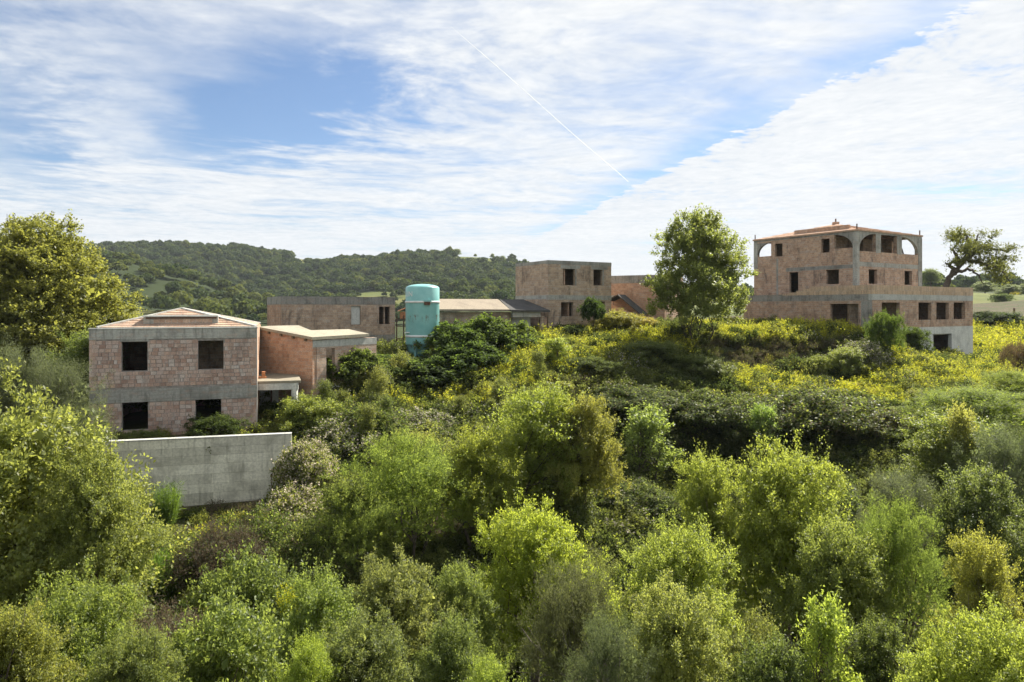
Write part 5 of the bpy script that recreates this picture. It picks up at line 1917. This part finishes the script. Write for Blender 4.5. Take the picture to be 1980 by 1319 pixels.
bush('bramble', 1230, 930, 32.5, 130, 'bramble mound at the foot of the dark slope left of the oak pair', (1.0, 1.05, 1.0), name='bramble_bush')
bush('olive', 1740, 905, 26.0, 150, 'rounded grey green shrub with silvery top right of the oak pair', (1.05, 1.05, 1.05))
# --- centre trees
tree('feather', 785, 835, 25.0, 210, 'feathery light green tree in the centre left', (1.0, 1.08, .9), name='young_tree')
tree('feather', 690, 930, 23.0, 150, 'pale feathery tree left of and below the feathery light green one', (.95, 1.0, .9), name='young_tree')
tree('light_a', 1045, 745, 28.5, 190, 'tall yellow green tree in the centre of the slope', (1.0, 1.05, .8))
tree('oak_b', 1130, 765, 28.0, 130, 'oak with yellowing leaf edges right of the tall central tree', (1.15, 1.05, .8))
tree('light_a', 930, 830, 26.5, 150, 'yellowish green tree left of the tall central tree', (1.05, 1.05, .75))
tree('oak_c', 1035, 962, 18.5, 225, 'dense bright yellow green oak in the lower centre', (1.2, 1.25, .8))
tree('oak_a', 770, 1075, 15.5, 200, 'grey green oak at the bottom centre left', (1.0, 1.0, 1.1))
tree('oak_b', 895, 1090, 16.5, 130, 'slender oak between the bright oak and the grey green oak', (.95, 1.05, .95))
tree('olive', 1110, 1080, 14.0, 190, 'olive grey tree at the bottom right of the bright oak', (.95, .9, .72), name='olive_tree')
tree('light_a', 610, 1110, 14.0, 170, 'mid green tree at the bottom left of the grey green oak', (.85, .95, .95))
tree('light_a', 595, 1235, 9.8, 110, 'bright yellow green sapling tree at the bottom edge', (1.1, 1.2, .8))
tree('oak_a', 690, 1190, 10.5, 200, 'greyish oak crown at the bottom edge left of centre', (.85, .9, 1.0))
tree('oak_b', 870, 1190, 11.5, 150, 'thin dark green oak at the bottom edge in the centre', (.8, .9, .85))
tree('light_a', 945, 1275, 9.0, 120, 'light green tip of a tree at the bottom edge in the centre', (1.0, 1.1, .85))
tree('olive', 1180, 1190, 10.0, 150, 'greyish tree at the bottom edge right of centre', (.9, .95, .8), name='olive_tree')
# --- right trees
tree('oak_c', 1310, 1000, 14.0, 220, 'broad light oak at the lower right centre', (1.05, 1.1, .95))
tree('oak_a', 1300, 1120, 11.0, 220, 'oak with pale glossy leaves at the bottom edge below the broad light oak', (1.2, 1.2, 1.15))
tree('light_a', 1365, 880, 20.0, 130, 'left tree of the oak pair with yellow green top', (1.05, 1.08, .85))
tree('oak_c', 1520, 855, 19.5, 250, 'tallest oak of the lower right, right tree of the oak pair', (1.05, 1.08, .85))
tree('oak_a', 1620, 1000, 17.0, 210, 'oak crown overlapping the right side of the oak pair', (.95, 1.02, .85))
tree('feather', 1735, 965, 17.5, 150, 'soft green feathery tree between the oaks and the sparse tree', (.8, .9, .75), name='young_tree')
tree('sapling', 1600, 1165, 11.0, 90, 'upright sapling with light leaves at the lower right edge', (1.1, 1.2, .9), name='sapling')
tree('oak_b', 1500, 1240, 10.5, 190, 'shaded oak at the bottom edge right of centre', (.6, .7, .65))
tree('light_a', 1900, 1035, 14.0, 130, 'sparse tree with reddish yellow tip at the right', (1.12, 1.02, .85))
tree('oak_c', 1890, 1165, 10.0, 250, 'light green oak in the bottom right corner', (1.1, 1.15, .9))
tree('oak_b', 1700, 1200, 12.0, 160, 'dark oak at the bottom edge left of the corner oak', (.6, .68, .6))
tree('feather', 1880, 745, 38.0, 230, 'wide feathery willow shrub on the right slope below the villa', (.9, .98, .72), name='young_tree')
tree('light_a', 1840, 800, 31.0, 170, 'green oak shrub on the right slope beside the dark hollow', (.9, .95, .85))
tree('olive', 1945, 820, 27.5, 150, 'silvery green tree at the right edge', (1.05, 1.1, 1.0), name='olive_tree')
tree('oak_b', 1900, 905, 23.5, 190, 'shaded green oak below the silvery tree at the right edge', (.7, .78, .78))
tree('feather', 1960, 715, 44, 120, 'feathery shrub at the right edge below the reddish weeds', (.95, 1.0, .8), name='young_tree')

# --- the leaning old tree beyond the villa
def gnarled():
    D = 92.0
    k = D / FPX
    bx, bz = (1822 - CX) * k, (600 - HOR) * -k
    r = np.random.default_rng(5)
    q = lambda x, y, d=0: np.array([(x - 1822) * k, d, (600 - y) * k])
    limbs = [
        ([(1822, 625), (1824, 585), (1829, 550), (1838, 533), (1852, 517), (1862, 505), (1870, 490)], .50, .16),
        ([(1852, 517), (1868, 498), (1872, 475), (1874, 455)], .32, .06),
        ([(1860, 507), (1880, 492), (1900, 478), (1922, 475)], .30, .05),
        ([(1842, 530), (1858, 526), (1880, 520), (1896, 522), (1912, 535), (1925, 548)], .28, .05),
        ([(1866, 500), (1893, 508), (1925, 515), (1950, 525), (1968, 545)], .28, .05),
        ([(1858, 510), (1845, 492), (1832, 482)], .36, .06),
        ([(1848, 522), (1834, 512), (1824, 508)], .30, .05),
        ([(1900, 478), (1925, 485), (1942, 481)], .2, .03),
        ([(1868, 498), (1890, 478), (1898, 462)], .3, .05),
        ([(1874, 470), (1860, 455), (1845, 452)], .2, .04),
    ]
    paths, tips = [], []
    for j, (pts, r0, r1) in enumerate(limbs):
        dpt = r.uniform(-3.0, 3.0) if j else 0
        n = len(pts)
        p = np.array([q(x, y, dpt * (i / (n - 1))) for i, (x, y) in enumerate(pts)])
        # smooth
        t = np.linspace(0, n - 1, (n - 1) * 4 + 1)
        ps = np.stack([np.interp(t, np.arange(n), p[:, c]) for c in range(3)], 1)
        ps[1:-1] += r.normal(0, .10, ps[1:-1].shape)
        paths.append((ps, np.linspace(r0, r1, len(ps))))
        if j:
            tips.append(ps[len(ps) // 3:])
    t = empty('leaning_tree', (bx, D, bz), 0, 'gnarled dark tree leaning to the right behind the villa', 'tree')
    v, f = tubes(paths, 7)
    link('trunk', mesh_np('trunk', v, f, (M['bark'],), True), None, t)
    lobes = []
    for (x, y, w, h) in ((1872, 462, 24, 17), (1850, 458, 16, 12), (1897, 462, 15, 12), (1848, 487, 22, 14), (1874, 490, 26, 20), (1905, 483, 26, 16), (1925, 490, 16, 14), (1840, 510, 20, 14),
                         (1880, 512, 24, 10), (1910, 508, 26, 16), (1935, 520, 24, 15), (1955, 530, 20, 16), (1962, 545, 14, 12), (1925, 540, 16, 14), (1828, 486, 10, 8)):
        p = q(x, y, r.uniform(-2.5, 2.5))
        lobes.append((p[0], p[1], p[2], w * k * .9, w * k * 1.1, h * k * .9))
    cm, c, rad = crown('crown', lobes, 280, 5, 11, .21, .12, 1.1, (LM['dark'],), 77, shell=.1, rough=.5, upb=.25, core=350, core_l=.5)
    o = link('crown', cm, None, t)
    o.color = (1.2, 1.05, .95, 1)


gnarled()

# ================================================================== ground cover and woods (nobody could count these)
protoc = {}


def scatter(name, meshes, pts, rots, scl, idx, mat_any=None):
    """one object whose points carry instances of a few clump meshes"""
    me = bpy.data.meshes.new(name)
    n = len(pts)
    me.vertices.add(n)
    me.vertices.foreach_set('co', np.asarray(pts, np.float32).ravel())
    a = me.attributes.new('rot', 'FLOAT_VECTOR', 'POINT')
    a.data.foreach_set('vector', np.asarray(rots, np.float32).ravel())
    a = me.attributes.new('scl', 'FLOAT_VECTOR', 'POINT')
    a.data.foreach_set('vector', np.asarray(scl, np.float32).ravel())
    a = me.attributes.new('idx', 'INT', 'POINT')
    a.data.foreach_set('value', np.asarray(idx, np.int32))
    ob = bpy.data.objects.new(name, me)
    C.objects.link(ob)
    ob['kind'] = 'stuff'
    ng = bpy.data.node_groups.new(name, 'GeometryNodeTree')
    ng.interface.new_socket('Geometry', in_out='INPUT', socket_type='NodeSocketGeometry')
    ng.interface.new_socket('Geometry', in_out='OUTPUT', socket_type='NodeSocketGeometry')
    N = ng.nodes
    gi, go = N.new('NodeGroupInput'), N.new('NodeGroupOutput')
    jn = N.new('GeometryNodeJoinGeometry')

    def attr(nm, typ):
        nd = N.new('GeometryNodeInputNamedAttribute')
        nd.data_type = typ
        nd.inputs['Name'].default_value = nm
        return [s for s in nd.outputs if s.enabled and s.name == 'Attribute'][0]
    ra, sa, ia = attr('rot', 'FLOAT_VECTOR'), attr('scl', 'FLOAT_VECTOR'), attr('idx', 'INT')
    for k, m_ in enumerate(meshes):
        po = bpy.data.objects.new(name + '_clump', m_)
        oi = N.new('GeometryNodeObjectInfo')
        oi.inputs['Object'].default_value = po
        oi.inputs['As Instance'].default_value = True
        ip = N.new('GeometryNodeInstanceOnPoints')
        cmp_ = N.new('FunctionNodeCompare')
        cmp_.data_type = 'INT'
        cmp_.operation = 'EQUAL'
        ins = [s for s in cmp_.inputs if s.enabled]
        ng.links.new(ia, ins[0])
        ins[1].default_value = k
        ng.links.new(gi.outputs[0], ip.inputs['Points'])
        ng.links.new(cmp_.outputs[0], ip.inputs['Selection'])
        ng.links.new(oi.outputs['Geometry'], ip.inputs['Instance'])
        ng.links.new(ra, ip.inputs['Rotation'])
        ng.links.new(sa, ip.inputs['Scale'])
        ng.links.new(ip.outputs[0], jn.inputs[0])
    ng.links.new(jn.outputs[0], go.inputs[0])
    md = ob.modifiers.new('scatter', 'NODES')
    md.node_group = ng
    return ob


def clump(name, n_cl, W, H, ll, lw, mats, seed, probs=None, twigs=4, lpt=10, tl=.35, up=.25, droop=.3):
    r = np.random.default_rng(seed)
    lobes = [(0, 0, H * .2, W * .5, W * .5, H * .7)]
    for k in range(3):
        a = r.uniform(0, 6.28)
        lobes.append((W * .3 * np.cos(a), W * .3 * np.sin(a), H * .35, W * .3, W * .3, H * .5))
    return crown(name, lobes, n_cl, twigs, lpt, ll, lw, tl, mats, seed, shell=.65, upb=up, droop=droop, midx_p=probs)[0]


# where each plant grows, in plan
r2 = np.random.default_rng(99)
pts = np.stack([r2.uniform(-32, 66, 60000), r2.uniform(13, 84, 60000)], 1)
px_ = CX + FPX * pts[:, 0] / pts[:, 1]
pz_ = ground_z(pts[:, 0], pts[:, 1])
py_ = HOR - FPX * pz_ / pts[:, 1]
inview = (px_ > -60) & (px_ < 2040)


def inside(poly_c, cang, hw, hl, extra=0.0):
    d = pts - np.array(poly_c)
    c_, s_ = math.cos(R(cang)), math.sin(R(cang))
    u = d[:, 0] * c_ + d[:, 1] * s_
    v = -d[:, 0] * s_ + d[:, 1] * c_
    return (u > -extra) & (u < hw + extra) & (v > -extra) & (v < hl + extra)


blocked = (inside(cA, ANG_A, LA, DA, .15) | inside(cV, ANG_V, LV, LVl, .2) | inside(cT, 29.5, LT, LTl, .2) | inside(cB, 30, LC, 6, .2) |
           inside((E3[0], E3[1]), math.degrees(math.atan2(uR[1], uR[0])), lenR + .6, lenL + 1.0, .2) |
           inside((cF[0], cF[1]), -28, LF, 7, .2) | inside((-12.6, 35.0), 12, 3.2, 4.5) | inside((-5.6, 50.8), 22, 9.0, 6.0) |
           (np.hypot(pts[:, 0] - tb[0] - .2, pts[:, 1] - TD + .8) < 2.2))
rx, ry = pts[:, 0] - RW0[0], pts[:, 1] - RW0[1]
al = rx * RWd[0] + ry * RWd[1]
dn = rx * RWn[0] + ry * RWn[1]
nearwall = (al > -.3) & (al < RWlen + .3) & (dn > -.5) & (dn < .5)
terrA = (al > -1) & (al < RWlen) & (dn <= -.3) & (dn > -8)
hollow = (al > 1) & (al < RWlen) & (dn >= .5) & (dn < 4.5)
blocked |= nearwall
dist = pts[:, 1]
nz = vnoise(pts[:, 0], pts[:, 1], .35, 21) * .6 + vnoise(pts[:, 0], pts[:, 1], .9, 22) * .4

nz2 = vnoise(pts[:, 0], pts[:, 1], 1.5, 23) * .6 + vnoise(pts[:, 0], pts[:, 1], .55, 24) * .5


def band(pxa, pya, tol):
    """near a crest line measured along the slope"""
    yl = np.interp(px_, pxa, pya)
    return np.abs(py_ - yl) < tol


# yellow flowers: the terrace rim below the tower, the villa terrace, the belt below its bank, the field at the right
fl_field = ((px_ > 640) & (px_ < 1340) & (py_ > 645) & (py_ < 820) & (py_ < np.interp(px_, [640, 800, 950, 1100, 1200, 1340], [800, 815, 800, 745, 720, 700])) &
            (py_ > np.interp(px_, [640, 800, 900, 1000, 1340], [775, 770, 715, 655, 640])))
fl_terr = (px_ > 1330) & (px_ < 1720) & (dist > 56.3) & (dist < 69) & (py_ < 668)
fl_belt = (px_ > 1400) & (px_ < 1790) & (py_ > 722) & (py_ < 785) & (dist > 43)
fl_right = (px_ > 1700) & (px_ < 2030) & (py_ > 680) & (py_ < 800) & (dist > 41)
fl_far = (px_ > 1870) & (px_ < 2040) & (dist > 66) & (py_ < 690)
bank = (px_ > 1350) & (px_ < 1640) & (dist > 53.6) & (dist < 56.6)
flowery = fl_field | fl_terr | fl_belt | fl_right | fl_far


def pick(mask, spacing, seed):
    """thin the random points out to about one per spacing (grid cells)"""
    i = np.nonzero(mask)[0]
    if not len(i):
        return i
    cell = np.floor(pts[i] / spacing).astype(int)
    key = cell[:, 0] * 100003 + cell[:, 1]
    _, first = np.unique(key, return_index=True)
    return i[first]


def put(name, meshes, ids, smin, smax, zoff=0.0, seed=0, flat=1.0, tilt=.15):
    r = np.random.default_rng(seed + 500)
    n = len(ids)
    p = np.stack([pts[ids, 0], pts[ids, 1], pz_[ids] + zoff], 1)
    rot = np.stack([r.normal(0, tilt, n), r.normal(0, tilt, n), r.uniform(0, 6.28, n)], 1)
    s = r.uniform(smin, smax, n)[:, None] * np.array([1, 1, flat])[None] * (1 + .15 * r.normal(size=(n, 3)))
    return scatter(name, meshes, p, rot, s, r.integers(0, len(meshes), n))


br = [clump('bramble_clump', 52, 1.5, .95, .11, .075, (LM['bramble'],), 611),
      clump('bramble_clump', 52, 1.6, 1.1, .10, .068, (LM['bramble'],), 612),
      clump('bramble_clump', 46, 1.4, .8, .12, .080, (LM['bramble'], LM['weed']), 613, [.8, .2])]
cl = [clump('clematis_clump', 50, 1.5, 1.0, .095, .07, (LM['bramble'], LM['fluff'], LM['weed']), 621, [.70, .10, .20]),
      clump('clematis_clump', 50, 1.4, .9, .095, .07, (LM['bramble'], LM['fluff']), 622, [.85, .15])]
dr = [clump('dry_clump', 40, 1.2, .6, .12, .022, (LM['dry'], LM['bramble']), 631, [.7, .3], up=.4, droop=.1)]
gd = [clump('weed_clump', 34, 1.2, .6, .10, .06, (LM['weed'], LM['bramble']), 641, [.6, .4], up=.6, droop=0)]


def stalks(name, n, W, H, seed, mats, probs, per=12, ll=.07, lw=.055, top=.5):
    tuft(name, H, W, n, per, seed, mats, probs, ll, lw, top, .3, .022)
    return PROTO[name][2]


yf = [stalks('yellow_flower_clump', 26, 1.0, .85, 651, (LM['weed'], LM['flower']), [.36, .64]),
      stalks('yellow_flower_clump_b', 24, 1.0, .7, 652, (LM['weed'], LM['flower']), [.42, .58]),
      stalks('yellow_flower_clump_c', 20, .9, 1.0, 653, (LM['weed'], LM['flower'], LM['grass']), [.38, .47, .15])]
gs = [stalks('grass_clump', 60, .8, .55, 661, (LM['grass'], LM['weed']), [.7, .3], 2, .2, .015, .9),
      stalks('grass_clump_b', 50, .8, .7, 662, (LM['weed'], LM['grass']), [.6, .4], 3, .16, .02, .9)]
ok = inview & ~blocked
slope = ok & ~flowery & ~bank & ~terrA & ~hollow
m_br = slope & (dist > 25) & (dist < 66) & (nz > -.42)
put('bramble_thicket', br, pick(m_br, .92, 1), .8, 1.35, -.1, 1)
put('undergrowth', br + br + dr, pick(ok & (dist <= 25) & ~hollow & ~flowery, 1.25, 2), .8, 1.3, -.2, 2)
def thick(name, W, H, n, seed, ll, lw, tl, upb, mats=None, **kw):
    r = np.random.default_rng(seed)
    lobes = make_lobes(H, W, 6, 0, r, .28, .22)
    return crown(name, lobes, n, 6, 14, ll, lw, tl, mats or (LM['thicket'],), seed, shell=.5, rough=.5, upb=upb, **kw)[0]


dslope = (px_ > 1110) & (px_ < 1770) & (dist > 26)
offwall = ~((al > -1) & (al < RWlen + 3.0) & (dn > -1) & (dn < 8.0))
th = [thick('thicket_bush', 2.4, 2.0, 110, 671, .085, .052, .45, .6), thick('thicket_bush', 1.8, 2.6, 100, 672, .080, .046, .55, 1.0),
      thick('thicket_bush', 2.6, 1.8, 120, 673, .075, .030, .50, .7), thick('thicket_bush', 1.2, 2.8, 70, 674, .085, .050, .55, 1.3),
      thick('thicket_bush', 2.2, 1.5, 100, 675, .080, .055, .35, .3, (LM['bramble'], LM['thicket']), midx_p=[.6, .4])]
put('scrub_thicket', th, pick(ok & (dist > 9) & (dist < 31) & ~hollow & ~flowery & ~terrA & offwall & ~dslope & (nz > -.15), 2.0, 13), .8, 1.5, -.1, 13)
put('scrub_thicket', th, pick(ok & (dist >= 31) & (dist < 46) & ~flowery & ~terrA & offwall & ~dslope & (nz2 > -.1), 2.3, 14), .5, .95, -.1, 14)
put('low_weeds', gd + dr, pick(ok & hollow, .8, 3), .45, .8, -.1, 3)
cmask = slope & ((px_ > 560) & (px_ < 1230) & (dist > 27) & (dist < 49)) & (nz > -.1)
put('clematis_cover', cl, pick(cmask, 1.7, 4), .8, 1.3, 0.0, 4)
cmask2 = ok & (px_ > 1560) & (px_ < 1760) & (dist > 49) & (dist < 57) & (nz > -.05)
put('clematis_cover', cl, pick(cmask2, 1.5, 5), .7, 1.1, 0.0, 5)
put('dry_scrub', dr, pick((slope & (dist > 27) & (nz < -.25)) | (ok & bank), .9, 6), .7, 1.2, -.05, 6)
put('yellow_flowers', yf, pick(ok & (fl_terr | fl_belt | fl_right) & (nz2 > -.12), .46, 7), .8, 1.2, 0, 7)
put('yellow_flowers', yf, pick(ok & fl_field & (nz2 > -.2), .5, 8), .8, 1.25, 0, 8)
put('yellow_flowers', yf, pick(ok & fl_far, 1.0, 9), 1.2, 1.9, 0, 9)
put('tall_weeds', gd + br[:1], pick(ok & flowery, .8, 10), .6, 1.15, -.08, 10)
put('dry_grass', gs, pick(ok & (flowery | bank | (dist > 56)) & (dist < 80), .75, 11), .7, 1.2, 0, 11)
put('low_weeds', gd + gs, pick(ok & terrA, .7, 12), .45, .9, -.05, 12)


# ---- the wood on the hills
def blob(name, seed, n=170, W=5.0, H=4.6, ll=.80):
    r = np.random.default_rng(seed)
    d = rand_dirs(n, r)
    d[:, 2] = np.abs(d[:, 2]) * 1.0 - .25
    rad = r.uniform(.72, 1.05, n)
    wob = 1 + .18 * np.sin(d[:, 0] * 5 + seed) * np.cos(d[:, 1] * 5) + .12 * np.sin(d[:, 2] * 8)
    p = d * np.array([W / 2, W / 2, H / 2]) * (rad * wob)[:, None] + np.array([0, 0, H * .45])
    ax = rand_dirs(n, r) + np.array([0, 0, .2])
    nr = d + rand_dirs(n, r) * .55 + np.array([0, 0, .3])
    return leaves_mesh(name, p - ax * .4, ax, nr, ll * r.uniform(.7, 1.4, n), ll * .9 * r.uniform(.7, 1.3, n), (LM['forest'],))


bl = [blob('wood_crown', 701, 300), blob('wood_crown', 702, 340, 6.2, 5.0), blob('wood_crown', 703, 280, 4.2, 5.4)]
nh = 60000
hx = r2.uniform(-900, 420, nh)
hy = 215 + (960 - 215) * np.sqrt(r2.random(nh))
hpx = CX + FPX * hx / hy
hz = hill_z(hx, hy)
hn = vnoise(hx, hy, .012, 31) * .6 + vnoise(hx, hy, .035, 32) * .5
hpy = HOR - FPX * hz / hy
view = (hpx > -80) & (hpx < 2080)
dens = wood_density(hx, hy)
keep = view & (r2.random(nh) < dens)
sel = np.nonzero(keep)[0]
cell = np.floor(np.stack([hx[sel], hy[sel]], 1) / np.array([5.2, 6.0])).astype(int)
_, first = np.unique(cell[:, 0] * 100003 + cell[:, 1], return_index=True)
sel = sel[first]
n = len(sel)
s = .7 + 1.25 * r2.random(n) ** 1.7 * (1 + .2 * (hy[sel] > 560))
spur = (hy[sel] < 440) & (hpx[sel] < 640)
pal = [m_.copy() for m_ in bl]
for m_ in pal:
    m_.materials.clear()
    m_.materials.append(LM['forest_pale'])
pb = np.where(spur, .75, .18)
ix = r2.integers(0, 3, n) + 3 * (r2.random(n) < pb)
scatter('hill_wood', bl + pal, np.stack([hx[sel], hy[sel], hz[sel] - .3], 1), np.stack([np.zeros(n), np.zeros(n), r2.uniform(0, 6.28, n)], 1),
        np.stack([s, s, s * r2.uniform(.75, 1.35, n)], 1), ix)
# pale vineyard rows and scrub on the lower slopes
vy = [blob('vine_clump', 711, 60, 2.2, 1.3, .55)]
vy[0].materials.clear()
vy[0].materials.append(LM['vine'])
vm_ = view & (((hpx < 330) & (hy < 262)) | ((hpx > 1700) & (hy < 235)))
sel = np.nonzero(vm_)[0]
n = len(sel)
vx = hx[sel]
vyy = np.round(hy[sel] / 3.0) * 3.0
s = r2.uniform(.8, 1.3, n)
scatter('vineyard', vy, np.stack([vx, vyy, hill_z(vx, vyy)], 1), np.stack([np.zeros(n), np.zeros(n), r2.uniform(0, 6.28, n)], 1), np.stack([s, s, s], 1), np.zeros(n, int))

# ---- trees one can tell apart along the skyline
def small_tree(px, py_base, D, hgt, w, label, group, col=(.75, .85, .85), key='shrub_b'):
    H0, W0, cm, tm = PROTO[key]
    p = P(px, py_base, D)
    t = empty('ridge_tree', (p[0], p[1], float(hill_z(np.array([p[0]]), np.array([p[1]]))[0]) - .3), random.uniform(0, 6.28), label, 'tree', group)
    t.scale = (w / W0, w / W0, hgt / H0)
    for nm, me in (('trunk', tm), ('crown', cm)):
        o = bpy.data.objects.new(nm, me)
        C.objects.link(o)
        o.parent = t
        o.color = (*col, 1)


for (x, w, h, lb) in ((884, 11, 9, 'dark pair of crowns on the bare crest left of the pale meadow'), (869, 8, 6, 'small round tree on the far crest left of the dark pair'),
                      (952, 6, 5.5, 'single small tree on the pale crest meadow'), (972, 8, 6, 'flat topped tree at the right end of the pale crest meadow'),
                      (919, 4.5, 4, 'tiny tree in the middle of the pale crest meadow')):
    small_tree(x, 500, 757, h, w, lb, 'lone trees on the far crest', key='oak_b')
for (x, w, h, lb) in ((1800, 8, 6.5, 'bushy tree on the rise just right of the villa roof'), (1905, 9, 5, 'round dark tree behind the tips of the leaning tree'),
                      (1950, 9, 4.5, 'dark tree at the right edge on the far rise'), (1985, 10, 5, 'dark tree cut by the right edge on the far rise')):
    small_tree(x, 560, 236, h, w, lb, 'trees on the right-hand rise', key='oak_b')
pp = P(1938, 575, 178)
small_tree(1938, 585, 178, 3.2, 6.0, 'round bush standing alone in the yellow field right of the villa', 'trees on the right-hand rise', key='shrub_b')
fpst = P(1961, 600, 110)
mb = MB()
zz0 = gz(fpst[0], 110)
mb.beam((0, 0, -.2), (0, 0, 1.6), .22)
o = mb.build('fence_post', M['wood'])
o.location = (fpst[0], 110, zz0)
setp(o, 'dark wooden post standing in the yellow field at the right edge', 'post')
# pale sheet lying in the weeds at the right
q = P(1912, 692, 58)
mb = MB()
mb.slab([(-.45, -.2, .12), (.45, -.25, .05), (.55, .3, .1), (-.3, .35, .22)], .04)
o = mb.build('plastic_sheet', M['white'])
o.location = (q[0], q[1], gz(q[0], q[1]) + .45)
setp(o, 'crumpled white sheet lying in the weeds right of the villa garage', 'sheet')

# ---- a condensation trail high above
m_, t, out = new_mat('ice_trail')
co = t.node('ShaderNodeTexCoord').outputs['Object']
tl = t.node('ShaderNodeBsdfTranslucent')
tl.inputs['Color'].default_value = (.95, .95, .95, 1)
df = t.node('ShaderNodeBsdfDiffuse')
df.inputs['Color'].default_value = (.95, .95, .95, 1)
tp = t.node('ShaderNodeBsdfTransparent')
m1 = t.node('ShaderNodeMixShader')
m1.inputs[0].default_value = .5
t.l.new(tl.outputs[0], m1.inputs[1])
t.l.new(df.outputs[0], m1.inputs[2])
m2 = t.node('ShaderNodeMixShader')
t.l.new(t.m('MULTIPLY', t.ramp(t.noise(co, .006, 4, .6), .3, .6, .2, .6), 1.0), m2.inputs[0])
t.l.new(tp.outputs[0], m2.inputs[1])
t.l.new(m1.outputs[0], m2.inputs[2])
t.l.new(m2.outputs[0], out.inputs[0])
al_ = 900.0
a_ = np.array([(870 - CX) / (HOR - 50) * al_, FPX / (HOR - 50) * al_, al_])
b_ = np.array([(1214 - CX) / (HOR - 351) * al_, FPX / (HOR - 351) * al_, al_])
tt = np.linspace(0, 1, 24)[:, None]
pts_ = a_ + (b_ - a_) * tt + np.stack([np.sin(tt[:, 0] * 9) * 3, np.zeros(24), np.zeros(24)], 1)
v, f = tubes([(pts_, np.interp(tt[:, 0], [0, .08, .5, 1], [.2, .9, 1.7, 2.4]))], 8)
o = link('contrail', mesh_np('contrail', v, f, (m_,), True))
setp(o, 'thin straight white vapour trail crossing the upper middle of the sky', 'vapour trail')
